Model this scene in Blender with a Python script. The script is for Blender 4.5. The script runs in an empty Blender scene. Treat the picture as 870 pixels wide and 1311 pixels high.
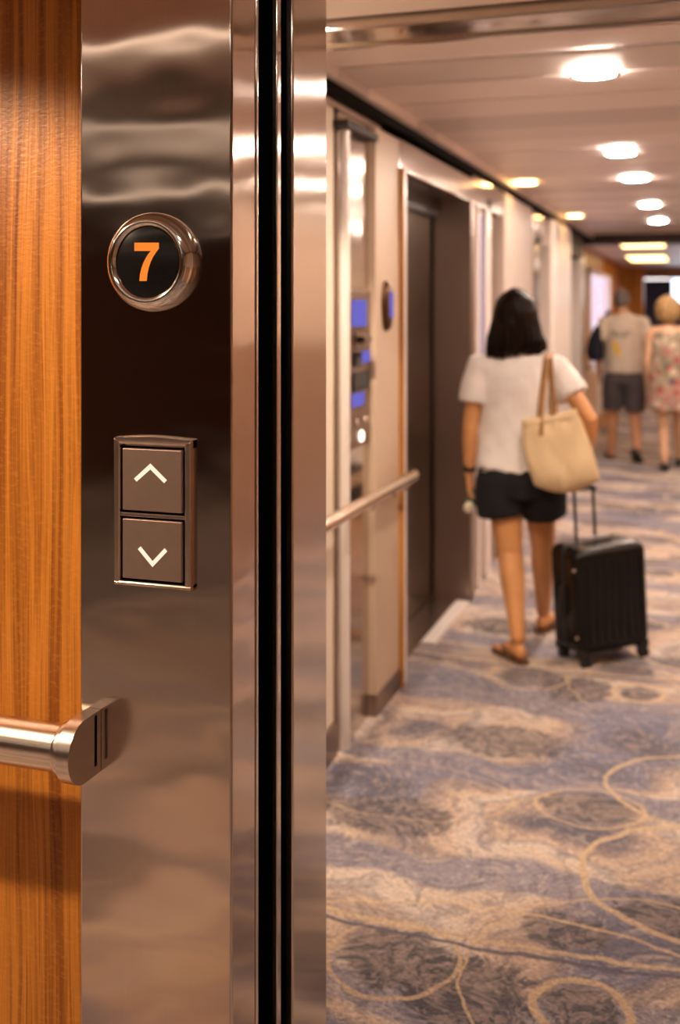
import bpy, bmesh, math, random
from mathutils import Vector, Matrix, noise as mnoise
random.seed(7)
PI = math.pi
C = bpy.context.scene.collection

# ---------------------------------------------------------------- camera
F, CX, CY, HOR, CAMZ = 1400.0, 435.0, 655.5, 395.0, 1.59
TH = math.atan(470.0 / F)
S_, C_ = math.sin(TH), math.cos(TH)
def ray(u, v):
    a, b = (u - CX) / F, -(v - HOR) / F
    return Vector((-S_ + C_ * a, C_ + S_ * a, b))
O = Vector((0, 0, CAMZ))
def PT(u, v, t): return O + ray(u, v) * t
def PY(u, v, y): r = ray(u, v); return O + r * (y / r.y)
def PX(u, v, x): r = ray(u, v); return O + r * (x / r.x)
def PZ(u, v, z): r = ray(u, v); return O + r * ((z - CAMZ) / r.z)

cam = bpy.data.objects.new('camera', bpy.data.cameras.new('camera'))
C.objects.link(cam)
cam.location = O
cam.rotation_euler = (PI / 2, 0, TH)
cam.data.sensor_fit = 'VERTICAL'
cam.data.sensor_height = 36.0
cam.data.sensor_width = 36.0 * 870 / 1311
cam.data.lens = F / 1311 * 36.0
cam.data.shift_y = (HOR - CY) / 1311
cam.data.clip_start = 0.02
cam.data.dof.use_dof = True
cam.data.dof.focus_distance = 1.74
cam.data.dof.aperture_fstop = 2.8
bpy.context.scene.camera = cam

# ---------------------------------------------------------------- materials
class G:
    def __init__(s, name):
        s.m = bpy.data.materials.new(name); s.m.use_nodes = True
        s.t = s.m.node_tree; s.t.nodes.clear()
        s.out = s.t.nodes.new('ShaderNodeOutputMaterial')
    def n(s, typ, props=None, **ins):
        nd = s.t.nodes.new(typ)
        for k, v in (props or {}).items(): setattr(nd, k, v)
        for k, v in ins.items():
            s.set(nd, k.replace('_', ' '), v)
        return nd
    def set(s, nd, key, v):
        sock = nd.inputs[int(key)] if key.isdigit() else nd.inputs[key]
        if isinstance(v, bpy.types.NodeSocket): s.t.links.new(v, sock)
        else: sock.default_value = v
    def math(s, op, a, b=0.0, c=None, clamp=False):
        nd = s.t.nodes.new('ShaderNodeMath'); nd.operation = op; nd.use_clamp = clamp
        s.set(nd, '0', a); s.set(nd, '1', b)
        if c is not None: s.set(nd, '2', c)
        return nd.outputs[0]
    def vm(s, op, a, b=None, c=None):
        nd = s.t.nodes.new('ShaderNodeVectorMath'); nd.operation = op
        s.set(nd, '0', a)
        if b is not None: s.set(nd, '1', b)
        if c is not None: s.set(nd, '2', c)
        return nd.outputs['Value'] if op in ('LENGTH', 'DISTANCE', 'DOT_PRODUCT') else nd.outputs['Vector']
    def mix(s, f, a, b, blend='MIX'):
        nd = s.t.nodes.new('ShaderNodeMix'); nd.data_type = 'RGBA'; nd.blend_type = blend
        for k, v in ((0, f), (6, a), (7, b)):
            if isinstance(v, bpy.types.NodeSocket): s.t.links.new(v, nd.inputs[k])
            else: nd.inputs[k].default_value = v if k == 0 else rgb(v)
        return nd.outputs[2]
    def ramp(s, f, stops, interp='LINEAR'):
        nd = s.t.nodes.new('ShaderNodeValToRGB'); cr = nd.color_ramp; cr.interpolation = interp
        while len(cr.elements) < len(stops): cr.elements.new(0.5)
        for e, (p, c) in zip(cr.elements, stops):
            e.position = p; e.color = rgb(c)
        s.set(nd, '0', f); return nd.outputs[0]
    def noise(s, vec, scale, detail=2.0, rough=0.5, dist=0.0):
        nd = s.n('ShaderNodeTexNoise', Scale=scale, Detail=detail, Roughness=rough, Distortion=dist)
        s.set(nd, 'Vector', vec); return nd
    def step(s, x, lo, hi):   # smooth 0..1
        nd = s.t.nodes.new('ShaderNodeMapRange'); nd.interpolation_type = 'SMOOTHSTEP'
        s.set(nd, '0', x); nd.inputs[1].default_value = lo; nd.inputs[2].default_value = hi
        return nd.outputs[0]
    def coords(s, scale=(1, 1, 1)):
        tc = s.n('ShaderNodeTexCoord')
        return s.vm('MULTIPLY', tc.outputs['Object'], scale)
    def bump(s, h, strength=0.3, dist=0.01):
        nd = s.n('ShaderNodeBump', Strength=strength, Distance=dist); s.set(nd, 'Height', h)
        return nd.outputs[0]
    def bsdf(s, col, rough=0.5, metal=0.0, normal=None, spec=0.5, **kw):
        nd = s.n('ShaderNodeBsdfPrincipled')
        s.set(nd, 'Base Color', col if isinstance(col, bpy.types.NodeSocket) else rgb(col))
        s.set(nd, 'Roughness', rough); s.set(nd, 'Metallic', metal); s.set(nd, 'Specular IOR Level', spec)
        if normal is not None: s.set(nd, 'Normal', normal)
        for k, v in kw.items(): s.set(nd, k.replace('_', ' '), v)
        s.t.links.new(nd.outputs[0], s.out.inputs[0]); return nd
def rgb(c): return tuple(c) if len(c) == 4 else (c[0], c[1], c[2], 1.0)

def plain(name, col, rough=0.5, metal=0.0, spec=0.5, var=0.12, scale=30, bumps=0.0, bscale=200, **kw):
    g = G(name); co = g.coords()
    nz = g.noise(co, scale, 3)
    dark = tuple(c * (1 - var) for c in col); lite = tuple(min(1, c * (1 + var)) for c in col)
    cc = g.ramp(nz.outputs[0], [(0.3, dark), (0.7, lite)])
    nrm = None
    if bumps:
        nrm = g.bump(g.noise(co, bscale, 2).outputs[0], bumps, 0.004)
    g.bsdf(cc, rough, metal, nrm, spec, **kw)
    return g.m
def emit(name, col, strength):
    g = G(name)
    e = g.n('ShaderNodeEmission', Color=rgb(col), Strength=strength)
    g.t.links.new(e.outputs[0], g.out.inputs[0]); return g.m

def steel_mat(name, col=(0.60, 0.53, 0.47), rough=0.22, aniso=0.75, wave=0.0, grain=0.10, axis='Z', metal=1.0):
    """vertically grained stainless steel"""
    g = G(name); co = g.coords()
    fine = g.noise(g.vm('MULTIPLY', co, (900, 900, 4)), 1.0, 2)
    r = g.math('MULTIPLY_ADD', fine.outputs[0], grain, rough - grain * 0.5)
    if axis == 'Y':      # panels differ a little in tone
        sy = g.n('ShaderNodeSeparateXYZ'); g.set(sy, '0', co)
        pid = g.math('FLOOR', g.math('DIVIDE', g.math('SUBTRACT', sy.outputs[1], 3.164), 0.36))
        wn_ = g.n('ShaderNodeTexWhiteNoise', {'noise_dimensions': '1D'}); g.set(wn_, 'W', pid)
        tone = g.math('MULTIPLY_ADD', wn_.outputs[0], 0.5, 0.25)
    else: tone = fine.outputs[0]
    cc = g.ramp(tone, [(0.25, tuple(c * (0.72 if axis == 'Y' else 0.965) for c in col)), (0.75, tuple(min(1, c * 1.03) for c in col))])
    nrm = None
    if wave:
        big = g.noise(g.vm('MULTIPLY', co, (5, 5, 8)), 1.0, 1.0)
        nrm = g.bump(big.outputs[0], wave, 0.02)
    b = g.bsdf(cc, r, metal, nrm)
    b.inputs['Anisotropic'].default_value = aniso
    tg = g.n('ShaderNodeTangent', {'direction_type': 'RADIAL', 'axis': axis})
    b.inputs['Anisotropic Rotation'].default_value = 0.0
    g.t.links.new(tg.outputs[0], b.inputs['Tangent'])
    return g.m

def wood_mat(name, hi=(0.56, 0.205, 0.030), lo=(0.155, 0.037, 0.005), freq=1.0, rough=0.38):
    g = G(name); co = g.coords()
    w = g.noise(g.vm('MULTIPLY', co, (9, 9, 0.9)), 1.0, 2)
    cw = g.vm('ADD', co, g.vm('MULTIPLY', w.outputs['Color'], (0.055, 0.0, 0.0)))
    st = g.noise(g.vm('MULTIPLY', cw, (42 * freq, 4, 0.55)), 1.0, 4, 0.62)
    fine = g.noise(g.vm('MULTIPLY', cw, (330, 40, 4)), 1.0, 2)
    flame = g.noise(g.vm('MULTIPLY', co, (70, 20, 150)), 1.0, 2, 0.5, 0.6)
    mid = tuple((a + b) * 0.5 for a, b in zip(hi, lo))
    c1 = g.ramp(st.outputs[0], [(0.30, lo), (0.44, mid), (0.54, hi), (0.63, tuple(c * 0.8 for c in hi)), (0.74, mid)])
    c2 = g.mix(g.math('MULTIPLY', g.step(fine.outputs[0], 0.48, 0.68), 0.45), c1, lo)
    c3 = g.mix(g.math('MULTIPLY', g.step(flame.outputs[0], 0.50, 0.66), 0.16), c2, tuple(min(1, c * 1.35) for c in hi))
    g.bsdf(c3, rough, 0, g.bump(g.math('ADD', fine.outputs[0], g.math('MULTIPLY', flame.outputs[0], 1.6)), 0.13, 0.003), 0.22)
    return g.m

def carpet_mat():
    g = G('patterned_carpet'); co = g.coords()
    wn = g.noise(co, 1.5, 2)
    off = g.vm('MULTIPLY', g.vm('SUBTRACT', wn.outputs['Color'], (0.5, 0.5, 0.5)), (0.75, 0.55, 0))
    cw = g.vm('ADD', co, off)
    wn2 = g.noise(co, 7.0, 2)
    off2 = g.vm('MULTIPLY', g.vm('SUBTRACT', wn2.outputs['Color'], (0.5, 0.5, 0.5)), (0.10, 0.10, 0))
    cw2 = g.vm('ADD', cw, off2)
    slate, mauve = (0.125, 0.115, 0.15), (0.30, 0.235, 0.225)
    beige, pale, grey, blue = (0.56, 0.415, 0.325), (0.62, 0.52, 0.46), (0.37, 0.31, 0.29), (0.20, 0.195, 0.27)
    big = g.noise(g.vm('MULTIPLY', cw2, (1.0, 1.5, 1)), 1.35, 1.5, 0.45).outputs[0]
    base = g.ramp(big, [(0.28, slate), (0.37, blue), (0.41, mauve), (0.46, beige), (0.53, pale), (0.565, grey), (0.60, beige), (0.66, mauve), (0.71, slate)])
    sweep = g.n('ShaderNodeTexWave', {'wave_type': 'BANDS', 'bands_direction': 'Y'}, Scale=0.42, Distortion=7.0, Detail=1.2)
    g.set(sweep, 'Vector', g.vm('MULTIPLY', cw, (0.7, 1.1, 1)))
    base = g.mix(g.math('MULTIPLY', g.step(sweep.outputs[1], 0.80, 0.90), 0.8), base, blue)
    # flower / leaf texture inside the areas
    vor = g.n('ShaderNodeTexVoronoi', {'feature': 'F1'}, Scale=13.0, Randomness=1.0)
    g.set(vor, 'Vector', cw2)
    pet = g.noise(cw2, 17.0, 3, 0.6, 0.8).outputs[0]
    base = g.mix(g.math('MULTIPLY', g.step(pet, 0.48, 0.60), 0.45), base, slate)
    pet2 = g.noise(cw2, 31.0, 4, 0.7, 1.0).outputs[0]
    base = g.mix(g.math('MULTIPLY', g.step(pet2, 0.50, 0.62), 0.40), base, pale)
    base = g.mix(g.math('MULTIPLY', g.step(vor.outputs[0], 0.30, 0.05), 0.35), base, beige)
    # repeat cell of the woven motif
    wr = g.n('ShaderNodeVectorMath', {'operation': 'WRAP'})
    small = g.vm('MULTIPLY', g.vm('SUBTRACT', wn2.outputs['Color'], (0.5, 0.5, 0.5)), (0.05, 0.05, 0))
    g.set(wr, '0', g.vm('MULTIPLY', g.vm('ADD', co, small), (1, 1, 0)))
    g.set(wr, '1', (0.60, 4.45, 10.0)); g.set(wr, '2', (-1.30, 2.30, -10.0))
    cell = wr.outputs[0]
    tan = (0.56, 0.41, 0.27)
    def dist(c, sc=(1, 1)):
        d = g.vm('MULTIPLY', g.vm('SUBTRACT', cell, (c[0], c[1], 0)), (sc[0], sc[1], 0))
        return g.vm('LENGTH', d)
    fluff = g.noise(cw2, 26.0, 3, 0.65, 1.2).outputs[0]
    # dark flower discs
    for c, r, sc in (((-.73, 2.58), .13, (1, 1)), ((-.27, 2.53), .085, (1, 1)), ((-.34, 2.83), .12, (1, 1.3)), ((-.10, 2.98), .15, (1, 1.5)),
                     ((-.52, 2.50), .16, (1, 1)), ((-.36, 3.55), .15, (.9, 1.4)), ((-.95, 3.30), .22, (1, 1.6)), ((-.7, 4.0), .24, (1, 1.6)), ((.2, 4.0), .2, (1, 1)), ((.25, 2.6), .2, (1, 1))):
        d = dist(c, sc)
        m = g.step(g.math('ADD', d, g.math('MULTIPLY', g.math('SUBTRACT', fluff, 0.5), r * 0.9)), r * 1.05, r * 0.82)
        petal = g.mix(g.step(fluff, 0.42, 0.58), (0.075, 0.07, 0.085), (0.27, 0.215, 0.20))
        base = g.mix(g.math('MULTIPLY', m, 0.85), base, petal)
    # tan rings and sweeping lines
    def ring(c, r, w, sc=(1, 1), col=tan, amt=0.9):
        global _b
        d = g.math('ABSOLUTE', g.math('SUBTRACT', dist(c, sc), r))
        return g.math('MULTIPLY', g.step(d, w * 1.25, w * 0.7), amt), col
    rings = [((-.03, 3.19), .31, .012), ((-.05, 3.79), .27, .009), ((-.27, 2.53), .105, .011), ((-.36, 3.55), .17, .006, (1, 1.3)),
             ((-.73, 2.58), .16, .007), ((-.14, 2.62), .42, .004), ((-.60, 6.70), 3.98, .009), ((-.45, 1.72), 1.16, .006),
             ((-.95, 3.5), .36, .004, (1, 1.7)), ((.25, 4.1), .25, .006)]
    for rr in rings:
        m, col = ring(*rr)
        base = g.mix(m, base, tan)
    m, _ = ring((-.60, 6.70), 4.015, .008); base = g.mix(m, base, slate)
    # cut pile
    pile = g.n('ShaderNodeTexVoronoi', {'feature': 'F1'}, Scale=95.0); g.set(pile, 'Vector', co)
    pn = g.noise(co, 75, 3, 0.7).outputs[0]
    base = g.mix(0.75, base, g.ramp(pn, [(0.28, (0.45, 0.45, 0.45)), (0.72, (1.35, 1.35, 1.35))]), 'MULTIPLY')
    h = g.math('ADD', g.math('MULTIPLY', pile.outputs[0], 0.7), g.math('MULTIPLY', pn, 1.6))
    g.bsdf(base, 0.95, 0, g.bump(h, 0.55, 0.012), 0.12, Sheen_Weight=0.1)
    return g.m

WARM = (1.0, 0.80, 0.60)
M = {}
M['steel'] = steel_mat('grained_steel', (0.56, 0.46, 0.40), wave=0.15, rough=0.13, aniso=0.90, grain=0.03)
M['steel_side'] = steel_mat('polished_grained_steel', rough=0.15, aniso=0.9, wave=0.03, grain=0.03)
M['steel_wall'] = steel_mat('wall_steel', (0.62, 0.55, 0.50), 0.16, 0.5, 0.06)
M['steel_door'] = steel_mat('lift_door_steel', (0.27, 0.23, 0.19), 0.18, 0.6, 0.05)
M['steel_jamb'] = steel_mat('jamb_steel', (0.33, 0.26, 0.225), 0.32, 0.5, 0.0)
M['chrome'] = plain('chrome', (0.82, 0.78, 0.74), 0.09, 1.0, var=0.03)
M['satin'] = plain('satin_metal', (0.74, 0.62, 0.54), 0.24, 1.0, var=0.05, scale=60)
M['rail'] = steel_mat('rail_steel', (0.80, 0.69, 0.58), 0.22, 0.0)
M['slot'] = plain('slot_black', (0.0022, 0.002, 0.002), 0.7, spec=0.05)
M['black'] = plain('black_gloss', (0.008, 0.007, 0.007), 0.15, spec=0.25)
M['button'] = plain('button_bronze', (0.30, 0.205, 0.165), 0.38, 0.65, var=0.04, scale=60)
M['wood'] = wood_mat('teak_veneer')
M['wood_far'] = wood_mat('far_teak', (0.60, 0.27, 0.06), (0.22, 0.08, 0.015), 0.4)
M['carpet'] = carpet_mat()
M['cream'] = plain('cream_panel', (0.80, 0.68, 0.55), 0.45, var=0.03, scale=3)
M['beige'] = plain('beige_laminate', (0.56, 0.42, 0.31), 0.42, var=0.03, scale=3)
M['pearl'] = plain('pearl_column', (0.80, 0.72, 0.68), 0.28, 0.15, var=0.02, scale=3)
M['brown'] = plain('brown_wall', (0.30, 0.155, 0.095), 0.45, var=0.15, scale=4)
M['upper'] = plain('upper_wall_cream', (0.62, 0.47, 0.36), 0.5, var=0.05, scale=3)
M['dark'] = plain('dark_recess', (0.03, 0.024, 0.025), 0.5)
M['navy'] = plain('navy_wall', (0.03, 0.028, 0.07), 0.5)
M['ceil'] = steel_mat('ceiling_panel', (0.95, 0.83, 0.77), 0.40, 0.95, grain=0.02, axis='Y', metal=0.4)
g = G('two_tone_ceiling'); co = g.coords()
sy = g.n('ShaderNodeSeparateXYZ'); g.set(sy, '0', co)
pid = g.math('FLOOR', g.math('DIVIDE', g.math('ADD', sy.outputs[1], 9.7), 0.36))
wn_ = g.n('ShaderNodeTexWhiteNoise', {'noise_dimensions': '1D'}); g.set(wn_, 'W', g.math('ADD', pid, 3.0))
g.bsdf(g.ramp(wn_.outputs[0], [(0.0, (0.36, 0.29, 0.26)), (0.5, (0.68, 0.58, 0.52)), (1.0, (0.90, 0.80, 0.74))]), 0.5, 0.0, None, 0.3)
M['ceil_lobby'] = g.m
M['ceil_flat'] = plain('ceiling_flat', (0.46, 0.33, 0.27), 0.5, 0.1, var=0.03, scale=2)
M['ceil_gap'] = plain('ceiling_gap', (0.10, 0.07, 0.055), 0.6)
M['lamp'] = emit('lamp_lens', (1.0, 0.80, 0.655), 330)
M['lamp_lobby'] = emit('lamp_lobby', (1.0, 0.80, 0.655), 48)
M['lamp_amber'] = emit('lamp_amber', (1.0, 0.55, 0.2), 28)
M['panel_amber'] = emit('panel_amber', (1.0, 0.64, 0.26), 5.0)
M['panel_white'] = emit('panel_white', (1.0, 0.93, 0.9), 3.5)
M['orange'] = emit('numeral_orange', (1.0, 0.25, 0.03), 0.76)
M['arrow'] = emit('arrow_cream', (1.0, 0.80, 0.57), 0.85)
M['violet'] = emit('violet_screen', (0.17, 0.15, 0.60), 0.7)
M['pale_screen'] = emit('pale_screen', (0.75, 0.86, 1.0), 2.6)
M['screen_cyan'] = emit('cyan_screen', (0.45, 0.8, 1.0), 1.5)
M['lit_dot'] = emit('lit_dot', (1.0, 0.85, 0.68), 2.5)
M['rubber'] = plain('rubber', (0.012, 0.011, 0.011), 0.6)

# ---------------------------------------------------------------- mesh helpers
def obj(name, bm, mat, parent=None, smooth=True, angle=40):
    wn = bm.faces.layers.int.get('wn') is not None
    me = bpy.data.meshes.new(name)
    bmesh.ops.recalc_face_normals(bm, faces=bm.faces)
    bm.to_mesh(me); bm.free()
    me.materials.append(mat)
    o = bpy.data.objects.new(name, me); C.objects.link(o)
    if smooth:
        for p in me.polygons: p.use_smooth = True
        me.set_sharp_from_angle(angle=math.radians(angle))
    if wn and smooth:
        md = o.modifiers.new('flat_faces', 'WEIGHTED_NORMAL'); md.keep_sharp = True; md.weight = 100
    if parent is not None: o.parent = parent
    return o
def thing(name, label, cat, loc=(0, 0, 0), rotz=0.0, group=None):
    o = bpy.data.objects.new(name, None); C.objects.link(o)
    o.empty_display_size = 0.05
    o.location = loc; o.rotation_euler = (0, 0, rotz)
    o['label'] = label; o['category'] = cat
    if group: o['group'] = group
    return o
def tag(o, label, cat, group=None):
    o['label'] = label; o['category'] = cat
    if group: o['group'] = group
    return o
def struct(name, bm, mat, label=None, parent=None, **kw):
    o = obj(name, bm, mat, parent, **kw); o['kind'] = 'structure'
    if label: o['label'] = label; o['category'] = name.split('_')[0]
    return o
def B(): return bmesh.new()
def box(bm, lo, hi, bev=0.0, seg=2):
    lo, hi = Vector(lo), Vector(hi)
    a = Vector(map(min, lo, hi)); b = Vector(map(max, lo, hi))
    if bev > 0 and bm.faces.layers.int.get('wn') is None: bm.faces.layers.int.new('wn')
    r = bmesh.ops.create_cube(bm, size=1.0)
    vs = r['verts']
    for v in vs:
        v.co = Vector(((a[i] + b[i]) / 2 + v.co[i] * (b[i] - a[i]) for i in range(3)))
    if bev > 0:
        es = list({e for v in vs for e in v.link_edges})
        bmesh.ops.bevel(bm, geom=es, offset=bev, segments=seg, profile=0.5, affect='EDGES')
    return bm
def boxes(lo, hi, bev=0.0, seg=2): return box(B(), lo, hi, bev, seg)
def prism(bm, pts, axis_vec):
    """closed polygon pts extruded by axis_vec"""
    a = [bm.verts.new(p) for p in pts]; d = Vector(axis_vec)
    b = [bm.verts.new(Vector(p) + d) for p in pts]
    bm.faces.new(a); bm.faces.new(list(reversed(b)))
    n = len(pts)
    for i in range(n):
        bm.faces.new((a[i], b[i], b[(i + 1) % n], a[(i + 1) % n]))
    return bm
def loft(bm, cs, rs, side=(1, 0, 0), n=16, cap=0.5, power=2.0):
    cs = [Vector(c) for c in cs]; side = Vector(side)
    rings = []
    m = len(cs)
    for i, c in enumerate(cs):
        T = (cs[min(i + 1, m - 1)] - cs[max(i - 1, 0)])
        if T.length < 1e-9: T = Vector((0, 0, 1))
        T.normalize()
        A = side - T * side.dot(T)
        if A.length < 1e-4: A = Vector((0, 1, 0)) - T * T.y
        A.normalize(); Bv = T.cross(A)
        r = rs[i]; a, b = (r, r) if not isinstance(r, (tuple, list)) else r
        vs = []
        for k in range(n):
            th = 2 * PI * k / n
            ct, st = math.cos(th), math.sin(th)
            x = math.copysign(abs(ct) ** (2 / power), ct); y = math.copysign(abs(st) ** (2 / power), st)
            vs.append(bm.verts.new(c + A * a * x + Bv * b * y))
        rings.append((vs, T, min(a, b), c))
    for i in range(m - 1):
        p, q = rings[i][0], rings[i + 1][0]
        for k in range(n):
            bm.faces.new((p[k], p[(k + 1) % n], q[(k + 1) % n], q[k]))
    for (vs, T, r, c), sgn in ((rings[0], -1), (rings[-1], 1)):
        if cap > 0:
            mid = [bm.verts.new(c + (v.co - c) * 0.72 + T * sgn * r * cap * 0.7) for v in vs]
            tip = bm.verts.new(c + T * sgn * r * cap)
            for k in range(n):
                bm.faces.new((vs[k], vs[(k + 1) % n], mid[(k + 1) % n], mid[k]))
                bm.faces.new((mid[k], mid[(k + 1) % n], tip))
        else:
            bm.faces.new(vs)
    return bm
def tube(bm, pts, r, n=12, cap=0.0): return loft(bm, pts, [r] * len(pts), side=(0.3, 0.5, 0.81), n=n, cap=cap)
def lathe(bm, prof, origin, axis, n=48):
    """prof: list of (radius, along axis)"""
    axis = Vector(axis).normalized(); origin = Vector(origin)
    A = axis.orthogonal().normalized(); Bv = axis.cross(A)
    rings = []
    for r, h in prof:
        if r < 1e-6: rings.append([bm.verts.new(origin + axis * h)])
        else: rings.append([bm.verts.new(origin + axis * h + (A * math.cos(2 * PI * k / n) + Bv * math.sin(2 * PI * k / n)) * r) for k in range(n)])
    for p, q in zip(rings, rings[1:]):
        for k in range(n):
            k2 = (k + 1) % n
            if len(p) == 1 and len(q) == 1: continue
            if len(p) == 1: bm.faces.new((p[0], q[k2], q[k]))
            elif len(q) == 1: bm.faces.new((p[k], p[k2], q[0]))
            else: bm.faces.new((p[k], p[k2], q[k2], q[k]))
    return bm
def fuse(name, bm, mat, parent, voxel=0.008, smooth=4):
    """merge overlapping closed shapes into one continuous surface"""
    me = bpy.data.meshes.new('tmp'); bmesh.ops.recalc_face_normals(bm, faces=bm.faces); bm.to_mesh(me); bm.free()
    o = bpy.data.objects.new('tmp', me); C.objects.link(o)
    md = o.modifiers.new('r', 'REMESH'); md.mode = 'VOXEL'; md.voxel_size = voxel
    if smooth:
        sm = o.modifiers.new('s', 'SMOOTH'); sm.factor = 0.5; sm.iterations = smooth
    dg = bpy.context.evaluated_depsgraph_get()
    new = bpy.data.meshes.new_from_object(o.evaluated_get(dg))
    bpy.data.objects.remove(o); bpy.data.meshes.remove(me)
    new.name = name; new.materials.clear(); new.materials.append(mat)
    for p in new.polygons: p.use_smooth = True
    r = bpy.data.objects.new(name, new); C.objects.link(r)
    if parent is not None: r.parent = parent
    return r
def wrinkle(o, amp, freq, zs=1.0, seed=0.0):
    nr = [v.normal.copy() for v in o.data.vertices]
    for v, n_ in zip(o.data.vertices, nr):
        p = Vector((v.co.x * freq, v.co.y * freq, v.co.z * freq * zs)) + Vector((seed, seed, seed))
        v.co += n_ * amp * mnoise.noise(p)
    o.data.update()

# ---------------------------------------------------------------- room shell
YP, XR = 1.567, -0.704          # front plane of the steel column, plane of its corridor side
WX = -1.25                      # corridor's left wall
ZC = 2.40
struct('floor', boxes((-6, -10, -0.2), (1.6, 27, 0.0)), M['carpet'], smooth=False)

# ceiling: crosswise metal panels with open joints, hung slightly out of level
def plank(bm, xa, xb, ya, yb, tl=.008):
    k = random.uniform(-tl, tl) ; sag = random.uniform(.001, .004) if tl else .0015; n = 6
    pr = [(ya, ZC + .03), (yb, ZC + .03)]
    low = [(ya + .004 + (yb - ya - .008) * q / n, ZC + k * (q / n - .5) - sag * math.sin(PI * q / n) + (.008 if tl else .0017)) for q in range(n + 1)]
    prism(bm, [(xa, yy, zz) for yy, zz in pr + [(yb, ZC + .008)] + low[::-1] + [(ya, ZC + .008)]], (xb - xa, 0, 0))
bm = B()
y = 3.17
while y < 12.4:
    plank(bm, -1.24, 1.35, y, y + 0.343); y += 0.36
struct('ceiling', bm, M['ceil'])
bm = B()
y = 2.90
while y > -9.6:
    plank(bm, -6.0, 1.35, y - 0.348, y, 0); y -= 0.36
struct('ceiling_lobby', bm, M['ceil_lobby'])
struct('ceiling_backing', boxes((-6, -10, ZC + 0.03), (1.6, 12.6, ZC + 0.12)), M['ceil_gap'], smooth=False)
bm = boxes((-1.25, 2.92, 2.372), (1.35, 2.985, 2.42), 0.006)
box(bm, (-1.25, 2.985, 2.384), (1.35, 3.13, 2.42), 0.012, 3); box(bm, (-1.25, 3.13, 2.376), (1.35, 3.16, 2.42), 0.006)
struct('trim_1', bm, M['steel_side'], 'polished steel strip crossing the ceiling above the corridor mouth')
struct('ceiling_far', boxes((-1.6, 12.6, 2.34), (1.6, 24, 2.5)), M['ceil'], smooth=False)
struct('trim_2', boxes((-1.6, 12.35, 2.30), (1.5, 12.6, 2.5)), M['dark'], 'dark bulkhead across the ceiling midway down the corridor')

# near left: teak wall, set back behind the steel column
YW = 1.652
struct('wall_left', boxes((-6, YW, 0), (-0.97, YW + 0.1, ZC)), M['wood'], 'glossy golden teak veneer wall behind the near handrail', smooth=False)
struct('baseboard_left', boxes((-6, YW - 0.012, 0), (-0.97, YW, 0.09)), M['steel_wall'])
# steel column: front face with rounded corner and the corridor side cut by two dark slots
xl = PY(102, 600, YP).x
Y1, Y2, Y3, Y4, Y5 = 1.661, 1.757, 1.776, 1.833, 2.016
bm = boxes((xl, YP, 0), (XR, Y1, ZC), 0.0045, 3)
struct('wall_front', bm, M['steel'], 'grained stainless steel column carrying the lift call buttons')
bm = boxes((xl + 0.1, Y1, 0), (XR - 0.26, Y5 - 0.002, ZC))
struct('wall_core', bm, M['slot'], smooth=False)
bm = boxes((XR - 0.25, Y1 + 0.0005, 0), (XR - 0.012, Y1 + 0.006, ZC)); box(bm, (XR - 0.012, Y1 + 0.0005, 0), (XR + 0.0015, Y1 + 0.010, ZC), 0.002)
struct('trim_3', bm, M['steel_side'], 'narrow bright steel edge beside the first dark slot')
# black linings of the slots
bm = boxes((XR - 0.25, Y1 + 0.01, 0), (XR - 0.20, Y4, ZC)); box(bm, (XR - 0.25, Y2 - 0.002, 0), (XR - 0.008, Y2, ZC)); box(bm, (XR - 0.25, Y4 - 0.002, 0), (XR - 0.012, Y4, ZC)); box(bm, (XR - 0.25, Y1 + 0.01, 0), (XR - 0.014, Y1 + 0.012, ZC))
struct('wall_slot', bm, M['slot'], smooth=False)
struct('trim_4', boxes((XR - 0.25, Y2, 0), (XR, Y3, ZC), 0.003), M['steel_side'], 'thin steel fin between the two dark slots')
struct('trim_5', boxes((XR - 0.25, Y4, 0), (XR, Y5, ZC), 0.004, 3), M['steel_side'], 'polished steel return of the column towards the corridor')
# sliding fire-door leaf edge seen inside the first slot from below the lobby sign line
struct('trim_6', boxes((XR - 0.2, Y1 + 0.03, 0), (XR - 0.035, Y1 + 0.05, 1.68), 0.002), M['steel_side'], 'door edge parked in the first dark slot')
# lobby and corridor right, back
bm = boxes((1.30, -10, 0), (1.5, 27, 2.6))
struct('wall_right', bm, M['brown'], smooth=False)
struct('trim_32', boxes((1.28, -10, 1.35), (1.30, 24, 2.30)), M['upper'], smooth=False)
bm = B()
for yy in (-3.2, -0.6, 1.4, 3.4, 5.0, 7.2, 9.4):
    box(bm, (1.24, yy, 0), (1.30, yy + 0.55, ZC - 0.1), 0.01)
struct('trim_7', bm, M['beige'])
struct('wall_back', boxes((-6, -10.2, 0), (1.6, -10, 2.6)), M['brown'], smooth=False)
struct('baseboard_back', boxes((-6, -10, 0), (1.3, -9.97, 0.22)), M['wood'], smooth=False)
struct('wall_lobby', boxes((-6.2, -10, 0), (-6, 1.7, 2.6)), M['brown'], smooth=False)
struct('trim_8', boxes((-6, -9.99, 0.9), (1.3, -9.9, 1.05)), M['beige'])

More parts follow.
